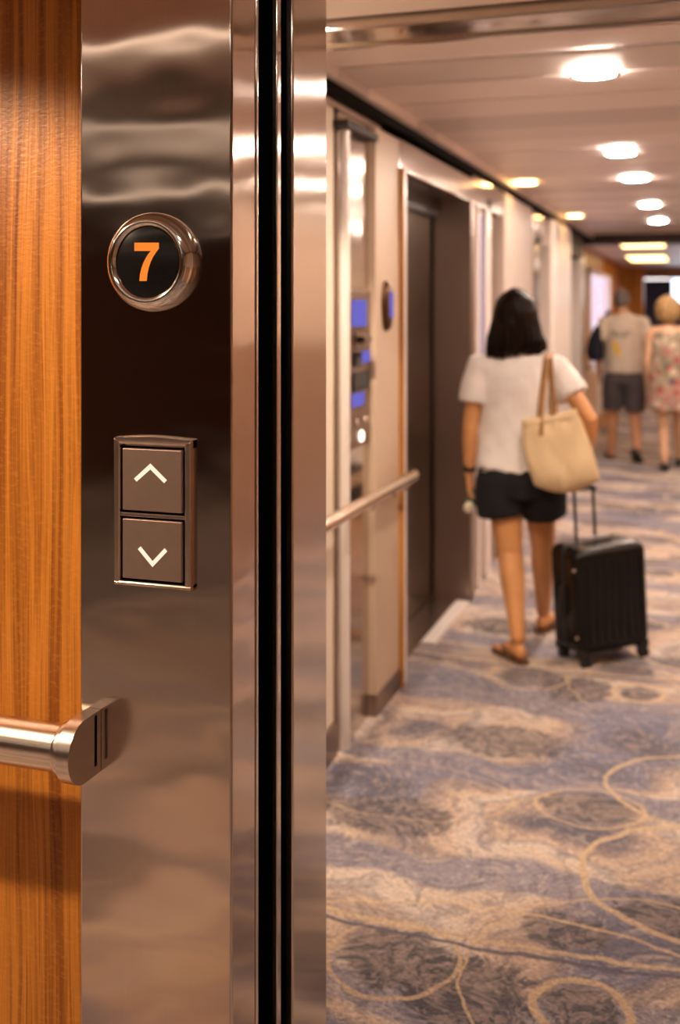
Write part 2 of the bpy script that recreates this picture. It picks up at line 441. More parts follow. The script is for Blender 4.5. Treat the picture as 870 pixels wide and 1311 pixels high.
# ---- corridor left wall, piece by piece down the corridor
def yl(u, x=WX): return PX(u, 395, x).y
BK = -2.2
a0, a1, a2, a3, a4, a5 = Y5, yl(430), yl(446), yl(472), yl(503), yl(514, -1.235)
struct('wall_corridor_near', boxes((BK, a0, 0.0), (WX - 0.01, a1, 2.30)), M['cream'], 'cream wall strip just beyond the steel column', smooth=False)  # cream colour stands in for a lit wall mirrored in polished steel
struct('baseboard_near', boxes((WX - 0.01, a0, 0), (WX + 0.004, a1, 0.12)), M['steel_jamb'], smooth=False)
bm = B(); loft(bm, [(WX + 0.005, (a1 + a2) / 2 , z) for z in (0.0, 0.6, 1.2, 1.8, 2.24)], [0.023] * 5, n=32, cap=0)
struct('trim_9', bm, M['pearl'], 'round pearl column beside the mirrored steel panel')
struct('trim_10', boxes((BK, a1 + 0.03, 0.0), (WX, a3, 2.30), 0.004), M['steel_wall'], 'mirrored steel wall panel behind the rail', smooth=True)
bm = boxes((WX - 0.1, a1, 2.235), (WX + 0.045, a3 - 0.02, 2.262)); struct('trim_11', bm, M['dark'], smooth=False)
struct('wall_pilaster', boxes((BK, a3, 0.0), (WX + 0.028, a4, 2.30), 0.008), M['beige'], 'beige laminate pilaster with the oval indicator')
struct('baseboard_pilaster', boxes((WX, a3 - 0.002, 0), (WX + 0.034, a4 + 0.002, 0.085), 0.003), M['steel_jamb'])
struct('trim_12', boxes((BK, a4, 0.0), (WX + 0.040, a5, 2.18), 0.012, 3), M['pearl'], 'pale rounded trim at the near side of the lift doorway')
struct('trim_13', boxes((WX, a4 - 0.008, 0.0), (WX + 0.046, a4 + 0.012, 2.18), 0.003), M['wood_far'])
# lift recess
DX = -1.43
d0, d1 = a5, 5.86
struct('door_1', boxes((DX - 0.05, d0 - 0.1, 0.02), (DX, d1, 2.09)), M['steel_door'], 'dark steel lift door set back in the left wall', smooth=False)
struct('trim_14', boxes((DX - 0.002, yl(551.5, DX), 0.02), (DX + 0.004, yl(557, DX), 2.09)), M['slot'], smooth=False)
bm = boxes((DX - 0.05, d0, 0.0), (-1.285, d1, 0.012)); struct('trim_15', bm, M['satin'], 'metal sill plate of the lift doorway', smooth=False)
struct('trim_16', boxes((-1.285, 5.02, 0.0), (-1.215, 5.80, 0.016), 0.003), M['pearl'], 'pale threshold strip in front of the lift door')
struct('trim_17', boxes((DX - 0.1, d1, 0.0), (-1.215, d1 + 0.10, 2.18), 0.006), M['steel_jamb'], 'wide brown steel jamb on the far side of the lift doorway')
struct('trim_18', boxes((BK, a5, 2.09), (DX + 0.03, d1, 2.2)), M['dark'], smooth=False)
struct('trim_19', boxes((BK, a4, 2.17), (WX + 0.03, d1 + 0.3, 2.305), 0.01), M['steel_wall'], 'polished steel lintel above the lift doorway')
# frieze, shadow gap and cove along the whole wall
struct('trim_20', boxes((BK, a0, 2.30), (WX + 0.005, a4 - 0.2, 2.335)), M['steel_wall'], smooth=False)
struct('trim_21', boxes((BK, a0, 2.335), (WX + 0.03, 12.4, 2.372)), M['slot'], smooth=False)
struct('trim_22', boxes((BK, a0, 2.372), (WX + 0.06, 12.4, 2.43), 0.006), M['ceil'])
# beyond the lift
e0 = d1 + 0.10
e1, e2, e3, e4, e5, e6 = yl(640), yl(676), yl(682), yl(700), yl(724), yl(746)
struct('wall_corridor_mid', boxes((BK, e0, 0.0), (WX - 0.02, e1, 2.335)), M['steel_wall'], 'reflective steel wall beyond the lift')
bm = B()
for u0, u1 in ((608, 610.5), (619, 624)): box(bm, (WX - 0.03, yl(u0), 0), (WX + 0.02, yl(u1), 2.25), 0.01)
struct('trim_23', bm, M['pearl'])
t = thing('accent_light', 'vertical violet light strip beside the far lift jamb', 'light', (WX - 0.012, yl(614.5), 0))  # glowing strip put in for a violet reflection on the steel wall
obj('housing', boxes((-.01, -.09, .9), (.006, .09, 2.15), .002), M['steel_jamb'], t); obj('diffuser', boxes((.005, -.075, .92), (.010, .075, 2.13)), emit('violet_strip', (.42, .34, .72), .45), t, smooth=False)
struct('trim_24', boxes((WX - 0.02, e0 + .02, 2.17), (WX + 0.02, e1, 2.335), 0.004), M['steel_wall'])
struct('wall_pilaster_mid', boxes((BK, e1, 0.0), (WX + 0.03, e2, 2.335), 0.02, 3), plain('taupe_laminate', (.47, .385, .34), .4, var=.03, scale=3), 'pale pilaster behind the woman')
struct('trim_25', boxes((BK, e2, 0.0), (WX + 0.045, e3, 2.25), 0.01), M['steel_wall'])
struct('door_2', boxes((DX - 0.05, e3, 0.0), (DX, e4 + 0.2, 2.1)), M['steel_door'], 'second dark lift door further down the wall', smooth=False)
struct('trim_26', boxes((BK, e3, 2.10), (WX, e4, 2.335)), M['steel_wall'], smooth=False)
struct('wall_pillar_far', boxes((BK, e4, 0.0), (WX + 0.05, e5, 2.335), 0.03, 3), M['pearl'], 'broad pale pillar beyond the second lift')
struct('wall_doorway_far', boxes((BK, e5, 0.0), (WX - 0.5, e6 + 0.3, 2.335)), M['dark'], smooth=False)  # dark colour stands in for the unlit side corridor opening
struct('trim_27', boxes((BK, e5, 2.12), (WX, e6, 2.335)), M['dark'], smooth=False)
FX = -1.45
struct('trim_28', boxes((BK, e6, 0.0), (WX - 0.02, e6 + 0.45, 2.2), 0.02), M['pearl'])
f0 = e6 + 0.45
struct('wall_far_left', boxes((BK, f0, 0.0), (FX, 20.5, 2.34)), M['wood_far'], 'teak panelled wall at the far end of the corridor', smooth=False)
bm = B()
for k in range(7): box(bm, (FX - .01, 16.6 + k * 0.55, 0.1), (FX + 0.03, 16.66 + k * 0.55, 2.34))
struct('trim_29', bm, M['wood_far'])
struct('wall_end', boxes((-4, 24, 0.0), (1.6, 24.2, 2.5)), M['navy'], 'dark navy end wall', smooth=False)
struct('trim_30', boxes((-1.7, 20.5, 0.0), (-1.1, 20.9, 2.34)), M['wood_far'], smooth=False)
struct('trim_31', boxes((-1.6, 21.5, 2.16), (1.5, 21.7, 2.34)), M['brown'], smooth=False)
struct('wall_far_corner', boxes((-4, 20.5, 0), (-3.8, 24, 2.5)), M['navy'], smooth=False)

# ---------------------------------------------------------------- fixtures on the steel column
c_f = PY(187, 335, YP - 0.026)
ind = thing('floor_indicator', 'round chrome floor indicator showing an orange 7 on the steel column', 'indicator', (c_f.x, YP, c_f.z))
bm = B()
lathe(bm, [(0.0, 0.0), (0.0795, 0.0), (0.0795, 0.004), (0.0785, 0.012), (0.0755, 0.019), (0.071, 0.0245), (0.0665, 0.0275), (0.0635, 0.0285), (0.0605, 0.0280), (0.0575, 0.0255), (0.0555, 0.0215), (0.0, 0.0215)], (0, 0, 0), (0, -1, 0), 96)
obj('bezel', bm, M['chrome'], ind, angle=60)
bm = B(); lathe(bm, [(0, 0.018), (0.0556, 0.018), (0.0556, 0.0225), (0.054, 0.0232), (0, 0.0232)], (0, 0, 0), (0, -1, 0), 96)
disc = obj('display', bm, M['black'], ind)
seven = [(262, 315), (455, 315), (455, 362), (432, 392), (409, 428), (389, 470), (374, 515), (364, 562), (358, 620), (302, 620), (306, 570), (318, 518), (334, 474), (356, 430), (378, 398), (394, 381), (262, 381)]
bm = B()
pts = []
for (x, yv) in seven:
    p = PY(130 + x / 6.214, 260 + yv / 6.214, YP - 0.0235)
    pts.append((p.x - c_f.x, -0.0230, p.z - c_f.z))
prism(bm, pts, (0, -0.0012, 0))
obj('numeral', bm, M['orange'], disc, smooth=False)

c_p = PY(197, 657, YP)
pan = thing('lift_call_panel', 'bronze two-button lift call panel with up and down arrows on the steel column', 'call panel', (c_p.x, YP, c_p.z))
def L(u, v, d): p = PY(u, v, YP - d); return Vector((p.x - c_p.x, -d, p.z - c_p.z))
x0, x1 = L(147, 657, .006).x, L(247.5, 657, .006).x
zt, zb = L(197, 559, .006).z, L(197, 752, .006).z
bx0, bx1 = L(155.5, 657, .012).x, L(233.5, 657, .012).x
ub, ut = L(196, 656.5, .012).z, L(196, 574, .012).z
db, dt = L(196, 744.5, .012).z, L(196, 665, .012).z
bm = boxes((x0 + .003, -0.004, zb + .003), (x1 - .003, 0.0, zt - .003))
# top bar with a shallow arch
N = 14
top = [(x0 + (x1 - x0) * k / N, zt - 0.003 + 0.0042 * math.sin(PI * k / N)) for k in range(N + 1)]
poly = [(x, 0.0, z) for x, z in top] + [(x1, 0.0, ut + .002), (x0, 0.0, ut + .002)]
def frame_bar(bm, poly, d, inset):
    """bar with chamfered front"""
    n = len(poly); cxx = sum(p[0] for p in poly) / n; czz = sum(p[2] for p in poly) / n
    hx = max(abs(p[0] - cxx) for p in poly); hz = max(abs(p[2] - czz) for p in poly)
    def lay(yv, ins):
        return [bm.verts.new((cxx + (p[0] - cxx) * (1 - ins / hx), yv, czz + (p[2] - czz) * (1 - min(0.9, ins / hz)))) for p in poly]
    rs = [lay(0, 0), lay(-d * 0.55, 0), lay(-d * 0.9, inset * 0.5), lay(-d, inset)]
    for p, q in zip(rs, rs[1:]):
        for k in range(n): bm.faces.new((p[k], p[(k + 1) % n], q[(k + 1) % n], q[k]))
    bm.faces.new(rs[-1])
frame_bar(bm, poly, 0.013, 0.0075)
frame_bar(bm, [(x0, 0, zb), (x1, 0, zb), (x1, 0, db - .002), (x0, 0, db - .002)], 0.013, 0.0035)
frame_bar(bm, [(x0, 0, zb + .004), (bx0 - .002, 0, zb + .004), (bx0 - .002, 0, zt - .004), (x0, 0, zt - .004)], 0.0128, 0.003)
frame_bar(bm, [(bx1 + .002, 0, zb + .004), (x1, 0, zb + .004), (x1, 0, zt - .004), (bx1 + .002, 0, zt - .004)], 0.0128, 0.004)
frame_bar(bm, [(bx0 - .004, 0, dt + .0010), (bx1 + .004, 0, dt + .0010), (bx1 + .004, 0, ub - .0015), (bx0 - .004, 0, ub - .0015)], 0.0115, 0.002)
obj('frame', bm, M['satin'], pan, angle=25)
obj('button_well', boxes((bx0 - .002, -0.0052, db - .002), (bx1 + .002, -0.003, ut + .002)), M['slot'], pan, smooth=False)
def chevron(cx, cz, w, h, t, up):
    s = 1 if up else -1
    o_ = [(-w, -h * s), (0, h * s), (w, -h * s)]
    k = t
    q = [(-w, -h * s), (0, h * s), (w, -h * s), (w - k * .72, -h * s - s * k * .72), (0, h * s - s * k * 1.42), (-w + k * .72, -h * s - s * k * .72)]
    return [(cx + a, cz + b) for a, b in q]
for (b0, b1, up, lab) in ((ub, ut, True, 'upper button with a lit up arrow'), (db, dt, False, 'lower button with a lit down arrow')):
    bt = obj('button', boxes((bx0 + .0012, -0.0120, b0 + .0015), (bx1 - .0012, -0.0045, b1 - .0015), 0.0022, 3), M['button'], pan, angle=30)
    bt['label'] = lab
    if up: A0, A1, A2 = L(171.5, 613, .0122), L(192.8, 593.5, .0122), L(213.5, 614.5, .0122)
    else: A0, A1, A2 = L(176.5, 703.5, .0122), L(194.8, 726, .0122), L(214, 705.5, .0122)
    bm = B()
    w = (A2.x - A0.x) / 2; cx = (A2.x + A0.x) / 2; zc = (A0.z + A2.z) / 2
    h = abs(A1.z - zc) / 2; cz = (A1.z + zc) / 2
    q = chevron(cx, cz, w, h, 0.0066, up)
    prism(bm, [(a, -0.01195, b) for a, b in q], (0, -0.0006, 0))
    obj('arrow', bm, M['arrow'], bt, smooth=False)

# near handrail: tube, collar and end bracket fixed to the column's edge
zr = 0.886; yr = YP - 0.048
rl = thing('handrail', 'brushed steel handrail in front of the teak wall', 'handrail', (xl, YP, zr))
def rloc(x, y, z): return (x - xl, y - YP, z - zr)
xe = -0.937
bm = B(); loft(bm, [rloc(x, yr, zr) for x in (-3.2, -2.4, -1.6, -1.2, xl + 0.004)], [0.0370] * 5, side=(0, 0, 1), n=40, cap=0)
tb = obj('tube', bm, M['rail'], rl)
bm = B(); lathe(bm, [(0.0, 0.0), (0.038, 0.0), (0.041, 0.001), (0.0425, 0.004), (0.0425, 0.013), (0.041, 0.016), (0.0, 0.016)], rloc(xl, yr, zr), (1, 0, 0), 48)
obj('collar', bm, M['satin'], rl)
prof = []
R = 0.0505
for k in range(17):
    a = PI / 2 + PI * k / 16
    prof.append((0, yr - YP + R * 0.98 * math.cos(a), R * math.sin(a)))
prof = [(0, -0.001, R)] + prof + [(0, -0.001, -R)]
bm = B(); prism(bm, [Vector(p) + Vector((0.0162, 0, 0)) for p in prof], (xe - xl - 0.0162, 0, 0))
es = [e for e in bm.edges if e.is_manifold and e.calc_face_angle(0) > 1.0]
bmesh.ops.bevel(bm, geom=es, offset=0.003, segments=2, affect='EDGES')
eb = obj('end_bracket', bm, M['satin'], rl, angle=35)
bm = boxes((xe - xl - 0.002, -0.0195, -0.036), (xe - xl + 0.0006, -0.0125, 0.046), 0.0004, 1); obj('bracket_slot', bm, M['slot'], eb, smooth=False)
bm = B(); box(bm, (-1.60 - xl, -0.02, -0.012), (-1.56 - xl, YW - YP + 0.001, 0.012), 0.004); obj('wall_bracket', bm, M['satin'], rl)

# ---------------------------------------------------------------- corridor handrail
yA, yB, xr, zr2 = a0 + 0.4, 4.42, -1.153, 0.90
r2 = thing('handrail', 'steel handrail on the mirrored panel and beige pilaster of the corridor wall', 'handrail', (xr, yB, zr2))
bm = B(); loft(bm, [(0, yA - yB, 0), (0, (yA - yB) / 2, 0), (0, -0.03, 0)], [0.024] * 3, side=(0, 0, 1), n=24, cap=0.4); obj('tube', bm, M['rail'], r2)
for yy in (3.25, 3.86, 4.33):
    bm = B(); tube(bm, [(0, yy - yB, -0.018), (-0.02, yy - yB, -0.05), (-0.09, yy - yB, -0.058)], 0.009, 10)
    lathe(bm, [(0, 0), (0.026, 0), (0.026, 0.006), (0, 0.006)], (WX - xr + (0.028 if yy > a3 else 0.0), yy - yB, -0.058), (1, 0, 0), 20)
    obj('bracket', bm, M['satin'], r2)

# oval indicator on the pilaster
p = PX(493.5, 392, WX + 0.03)
ov = thing('lift_indicator', 'dark oval lift indicator with a violet screen on the beige pilaster', 'indicator', p)
bm = B()
loft(bm, [(-0.008, 0, 0), (0.006, 0, 0), (0.016, 0, 0), (0.021, 0, 0)], [(0.098, 0.052), (0.10, 0.054), (0.094, 0.048), (0.082, 0.038)], side=(0, 0, 1), n=32, cap=0, power=2.4)
obj('housing', bm, plain('bronze_housing', (0.10, 0.05, 0.025), 0.3, 0.8), ov)
obj('screen', boxes((0.0205, -0.014, -0.045), (0.0232, 0.034, 0.055), 0.002), M['violet'], ov)

# control station on the mirrored panel
p = PX(459, 480, WX)
st = thing('control_station', 'steel control station with violet displays and round buttons on the mirrored panel', 'control panel', p)
def SL(u, v, d=0.0): q = PX(u, v, WX + d); return (d, q.y - p.y, q.z - p.z)
def srect(u0, v0, u1, v1, d0, d1, bev=0.0): 
    a, b = SL((u0 + u1) / 2, v0), SL((u0 + u1) / 2, v1)
    return boxes((d0, SL(u0, v0)[1], b[2]), (d1, SL(u1, v0)[1], a[2]), bev)
obj('plate', srect(446, 372, 472, 572, 0.0, 0.006, 0.002), M['steel_jamb'], st)
sc = obj('screen', srect(448, 384, 466, 418, 0.006, 0.010, 0.001), M['violet'], st); sc['label'] = 'large upper violet screen'
bm = B(); loft(bm, [SL(459, 435, .005), SL(459, 435, .012)], [(0.05, 0.028)] * 2, side=(0, 1, 0), n=28, cap=0); obj('key_plate', bm, M['satin'], st)
bm = B(); loft(bm, [SL(459, 435, .010), SL(459, 435, .016)], [(0.024, 0.012)] * 2, side=(0, 1, 0), n=20, cap=0); obj('key_slot', bm, M['black'], st)
obj('screen', srect(461, 449, 470, 464, 0.006, 0.010), M['violet'], st)
obj('switch', srect(450, 451, 458, 469, 0.006, 0.016, .002), M['black'], st)
obj('display', srect(449, 476, 470, 500, 0.006, 0.012, .002), M['black'], st)
obj('screen', srect(448, 503, 463, 520, 0.006, 0.010), M['violet'], st)
for (u, v, r, m) in ((455, 540, .012, 'satin'), (466, 537, .012, 'satin'), (460, 558, .018, 'lit_dot')):
    bm = B(); lathe(bm, [(0, 0.006), (r * 1.2, 0.006), (r * 1.2, 0.010), (r, 0.013), (0, 0.014)], SL(u, v), (1, 0, 0), 20)
    b_ = obj('push_button', bm, M[m], st)
    if m == 'lit_dot': b_['label'] = 'glowing push button'

# ---------------------------------------------------------------- ceiling lights
def downlight(name, label, loc, r, lens, group):
    t = thing(name, label, 'ceiling light', loc, 0, group)
    bm = B(); lathe(bm, [(r * 1.22, 0.0), (r * 1.22, -0.0012), (r * 1.18, -0.0022), (r * 1.02, -0.0022), (r, -0.001), (r, 0.0)], (0, 0, 0), (0, 0, 1), 40)
    obj('trim_ring', bm, M['satin'], t)
    bm = B(); lathe(bm, [(0, -0.0008), (r * 0.995, -0.0008), (r * 0.995, 0.0), (0, 0.0)], (0, 0, 0), (0, 0, 1), 40)
    obj('lens', bm, M[lens], t, smooth=False)
    return t
def dup(root, loc, label, group=None):
    r = root.copy(); C.objects.link(r); r.location = loc; r['label'] = label
    if group: r['group'] = group
    for ch in list(root.children):
        c = ch.copy(); C.objects.link(c); c.parent = r
    return r
ys = [3.87, 5.9, 7.1, 8.95, 10.6]
labs = ['large round white downlight nearest over the corridor', 'second round white downlight along the corridor ceiling', 'third round white downlight along the corridor ceiling', 'fourth round white downlight along the corridor ceiling', 'farthest round white downlight, just before the dark bulkhead']
d0_ = downlight('downlight', labs[0], (-0.37, ys[0], ZC), 0.071, 'lamp', 'round downlights along the corridor ceiling')
for yy, lb in zip(ys[1:], labs[1:]): dup(d0_, (-0.43, yy, ZC), lb)
lob_ = downlight('downlight', 'round white downlight over the lobby behind the viewer', (-0.4, 1.9, ZC), 0.078, 'lamp_lobby', 'lobby downlights')
for i, (xx, yy) in enumerate(( (-0.4, -0.1), (-0.4, -2.1), (-0.4, -4.1), (-0.4, -6.5), (-2.2, -9.3), (-3.0, 0.9), (-0.3, 0.7), (0.7, 3.0), (0.7, 5.0), (0.7, 6.8), (0.7, 8.6), (0.7, 10.4))):  # last three lobby lamps and the right row are added for more light
    dup(lob_ if xx < 0.5 else d0_, (xx, yy, ZC), 'round white downlight over the lobby behind the viewer' if xx < 0.5 else 'round white downlight in the unseen right row', 'lobby downlights' if xx < 0.5 else 'right row downlights')
ww = dup(lob_, (-2.1, 0.655, ZC), 'round white downlight washing the teak wall', 'lobby downlights')
sp = bpy.data.lights.new('washer_beam', 'SPOT'); sp.energy = 190; sp.color = (1.0, 0.76, 0.52); sp.spot_size = math.radians(150); sp.spot_blend = 0.12; sp.shadow_soft_size = 0.045
spo = bpy.data.objects.new('washer_beam', sp); C.objects.link(spo); spo.parent = ww; spo.location = (0, 0, -0.02)
for ch in ww.children:
    if ch.name.startswith('lens'):
        ch.data = ch.data.copy(); ch.data.materials[0] = emit('lamp_shielded', (1, .78, .55), 7)
sn = dup(lob_, (-1.10, 2.80, ZC), 'round white downlight aimed at the cream wall strip', 'wall washing downlights')  # unseen lamp behind the column, added to brighten the wall strip
sp2 = bpy.data.lights.new('strip_beam', 'SPOT'); sp2.energy = 95; sp2.color = (1.0, 0.80, 0.58); sp2.spot_size = math.radians(75); sp2.spot_blend = 0.5; sp2.shadow_soft_size = 0.045
spo2 = bpy.data.objects.new('strip_beam', sp2); C.objects.link(spo2); spo2.parent = sn; spo2.location = (0, 0, -0.02)
spo2.rotation_euler = (Vector((-1.25, 3.55, 0.9)) - Vector((-1.10, 2.80, 2.38))).to_track_quat('-Z', 'Y').to_euler()
for yy in (14.2, 17.0, 20.0, 22.5): dup(d0_, (0.6, yy, 2.34), 'round white downlight on the far right of the corridor', 'far downlights')  # out-of-view row added to brighten the dim far end
am = downlight('wall_washer', 'amber round ceiling lamp close to the left wall, nearer of two', (-1.115, 7.10, ZC), 0.07, 'lamp_amber', 'amber lamps along the left wall')
dup(am, (-1.10, 9.75, ZC), 'amber round ceiling lamp close to the left wall, farther of two')
def panel_light(label, u, v, w, d, mat, z=2.34, grp=None):
    q = PZ(u, v, z)
    t = thing('panel_light', label, 'ceiling light', q, 0, 'rectangular ceiling panels at the far end')
    bm = boxes((-w / 2 - .03, -d / 2 - .03, -0.012), (w / 2 + .03, d / 2 + .03, 0.0), 0.004); obj('frame', bm, M['satin'], t)
    obj('diffuser', boxes((-w / 2, -d / 2, -0.02), (w / 2, d / 2, -0.011)), M[mat], t, smooth=False)
panel_light('amber rectangular light panel in the far ceiling, nearer one', 822, 312, 0.48, 0.9, 'panel_amber')
panel_light('amber rectangular light panel in the far ceiling, farther one', 829, 330, 0.52, 1.5, 'panel_amber')
q = PT(840, 353, 21.5)
t = thing('panel_light', 'small white light panel at the very end of the corridor', 'ceiling light', q)
obj('frame', boxes((-.27, -.03, -.09), (.27, .03, .09), .005), M['satin'], t); obj('diffuser', boxes((-.25, -.04, -.075), (.25, -.029, .075)), M['panel_white'], t, smooth=False)

def added_slot_light(label, y, wd, strength):  # unseen lamps, added so the steel column mirrors bright bands
    t = thing('linear_downlight', label, 'ceiling light', (-2.2, y, ZC), 0, 'linear lights in the lobby ceiling')
    obj('diffuser', boxes((-2.2, -wd / 2, -0.008), (1.6, wd / 2, 0.0)), emit('slot_lens', (1.0, .80, .62), strength), t, smooth=False)
    bm = boxes((-2.22, -wd / 2 - .02, -0.012), (1.62, -wd / 2, 0.0), .002); box(bm, (-2.22, wd / 2, -0.012), (1.62, wd / 2 + .02, 0.0), .002)
    obj('trim', bm, M['satin'], t)
added_slot_light('slim linear lamp across the lobby ceiling, nearest the steel column', 0.08, 0.12, 2.4)
added_slot_light('wide linear lamp across the lobby ceiling, in the middle', -3.3, 0.60, 1.4)
added_slot_light('broad dim linear lamp across the lobby ceiling, second from the steel column', -1.35, 0.36, 0.9)
added_slot_light('linear lamp across the lobby ceiling, farthest from the steel column', -6.6, 0.5, 0.8)
bm = B()
for yy, w_ in ((-0.72, .24), (-2.1, .22), (-5.2, .4)): box(bm, (-6, yy - w_, ZC - 0.02), (1.3, yy + w_, ZC + .02))
struct('trim_33', bm, M['ceil_gap'], smooth=False)  # unseen dark beams added to give the column's reflection dark bands

# far end: bright screen, lit case, cabinet
q = PY(872, 365, 23.9)
t = thing('wall_screen', 'bright bluish white screen on the end wall behind the blonde woman', 'screen', q)
obj('bezel', boxes((-.22, -.03, -.40), (.50, .08, .40), .005), M['dark'], t); obj('display', boxes((-.19, -.036, -.37), (.47, -.028, .37)), M['pale_screen'], t, smooth=False)
g = G('lit_poster'); co = g.coords()
nz = g.noise(co, 7, 3); ns = g.noise(co, 16, 2)
cc = g.mix(g.step(ns.outputs[0], .58, .66), g.ramp(nz.outputs[0], [(.35, (.62, .55, .85)), (.5, (.85, .72, .80)), (.65, (.95, .60, .62))]), (.8, .15, .25))
e = g.n('ShaderNodeEmission', Strength=1.0); g.set(e, 'Color', cc); g.t.links.new(e.outputs[0], g.out.inputs[0]); M['poster'] = g.m
yq0, yq1 = yl(751, FX), yl(777, FX)
ztop = PX(764, 349, FX).z; zbot = PX(764, 466, FX).z
t = thing('display_case', 'lit lavender and pink display case in the far teak wall', 'display case', (FX, (yq0 + yq1) / 2, zbot))
hy = (yq1 - yq0) / 2
bm = B()
for lo, hi in (((-.01, -hy, 0), (.05, -hy + .06, ztop - zbot)), ((-.01, hy - .06, 0), (.05, hy, ztop - zbot)), ((-.01, -hy, 0), (.05, hy, .05)), ((-.01, -hy, ztop - zbot - .05), (.05, hy, ztop - zbot))): box(bm, lo, hi, .005)
obj('frame', bm, M['pearl'], t); obj('backlit_panel', boxes((0, -hy + .05, .04), (.02, hy - .05, ztop - zbot - .04)), M['poster'], t, smooth=False)
for yy_, zz_ in ((-.4, .5), ): 
    bm = B(); lathe(bm, [(0, .02), (.07, .02), (.07, .03), (0, .035)], (0, yy_, zz_), (1, 0, 0), 20); obj('spot', bm, M['pale_screen'], t)
t = thing('wall_cabinet', 'pale pinkish cabinet under the lit display case', 'cabinet', (FX, (yq0 + yq1) / 2 - .2, 0.25))
obj('body', boxes((0, -hy - .1, 0.0), (.16, hy + .1, 0.56), .01), M['pearl'], t)
obj('plinth', boxes((0, -hy - .05, -0.25), (.12, hy + .05, 0.0)), M['wood_far'], t); obj('door', boxes((.158, -hy, .03), (.172, hy * .1, .53), .004), M['pearl'], t); obj('door', boxes((.158, hy * .12, .03), (.172, hy, .53), .004), M['pearl'], t)
# small glowing signs along the wall
q = PX(689, 381, DX + 0.01)
t = thing('wall_screen', 'small cyan lit sign beside the second lift', 'screen', q); obj('bezel', boxes((-.01, -.09, -.09), (.015, .09, .09), .004), M['black'], t); obj('display', boxes((.014, -.07, -.075), (.018, .07, .075)), M['screen_cyan'], t, smooth=False)

# ---------------------------------------------------------------- people
def skin_mat(name, col):
    g = G(name); co = g.coords()
    nz = g.noise(co, 9, 3)
    cc = g.ramp(nz.outputs[0], [(.3, tuple(c * .88 for c in col)), (.7, tuple(min(1, c * 1.08) for c in col))])
    g.bsdf(cc, 0.42, 0, None, 0.4, Subsurface_Weight=0.12, Subsurface_Scale=0.02)
    return g.m
def cloth_mat(name, col, var=0.08, weave=500, rough=0.9, bump=0.15):
    g = G(name); co = g.coords()
    nz = g.noise(co, 6, 3)
    cc = g.ramp(nz.outputs[0], [(.3, tuple(c * (1 - var) for c in col)), (.7, tuple(min(1, c * (1 + var)) for c in col))])
    wv = g.math('MULTIPLY', g.noise(co, weave, 2).outputs[0], 0.15); fold = g.noise(g.vm('MULTIPLY', co, (14, 14, 7)), 1.0, 2, 0.5, 0.5).outputs[0]
    g.bsdf(cc, rough, 0, g.bump(g.math('MULTIPLY_ADD', fold, 6.0, wv), bump, 0.004), 0.2, Sheen_Weight=0.03)
    return g.m
def hair_mat(name, dark, lite, freq=120):
    g = G(name); co = g.coords()
    s = g.noise(g.vm('MULTIPLY', co, (freq, freq, 6)), 1.0, 3)
    cc = g.ramp(s.outputs[0], [(.35, dark), (.68, lite)])
    g.bsdf(cc, 0.42, 0, g.bump(s.outputs[0], 0.6, 0.006), 0.1)
    return g.m
M['skin'] = skin_mat('skin_tanned', (0.66, 0.315, 0.125))
M['skin2'] = skin_mat('skin_older', (0.52, 0.25, 0.13))
M['skin3'] = skin_mat('skin_fair', (0.60, 0.36, 0.22))
M['tee_white'] = cloth_mat('white_cotton', (0.83, 0.77, 0.73), 0.05, bump=0.35)
M['shorts_black'] = cloth_mat('black_cotton', (0.013, 0.012, 0.014), 0.2)
M['shorts_grey'] = cloth_mat('charcoal_cotton', (0.075, 0.062, 0.066), 0.2)
M['canvas'] = cloth_mat('natural_canvas', (0.72, 0.55, 0.33), 0.06, 350, bump=0.35)
M['strap'] = plain('tan_strap', (0.33, 0.165, 0.055), 0.6)
M['hair_dark'] = hair_mat('dark_hair', (0.003, 0.0015, 0.001), (0.016, 0.006, 0.003))
M['hair_blonde'] = hair_mat('blonde_hair', (0.17, 0.09, 0.035), (0.52, 0.34, 0.16))
M['hair_grey'] = hair_mat('grey_hair', (0.07, 0.055, 0.05), (0.22, 0.18, 0.16), 200)
M['sandal'] = plain('sandal_brown', (0.13, 0.06, 0.03), 0.6)
M['shoe'] = plain('shoe_black', (0.015, 0.013, 0.013), 0.4)
M['eye'] = plain('eye_dark', (0.03, 0.02, 0.015), 0.2)
M['navy_bag'] = cloth_mat('navy_nylon', (0.012, 0.013, 0.022), 0.2)

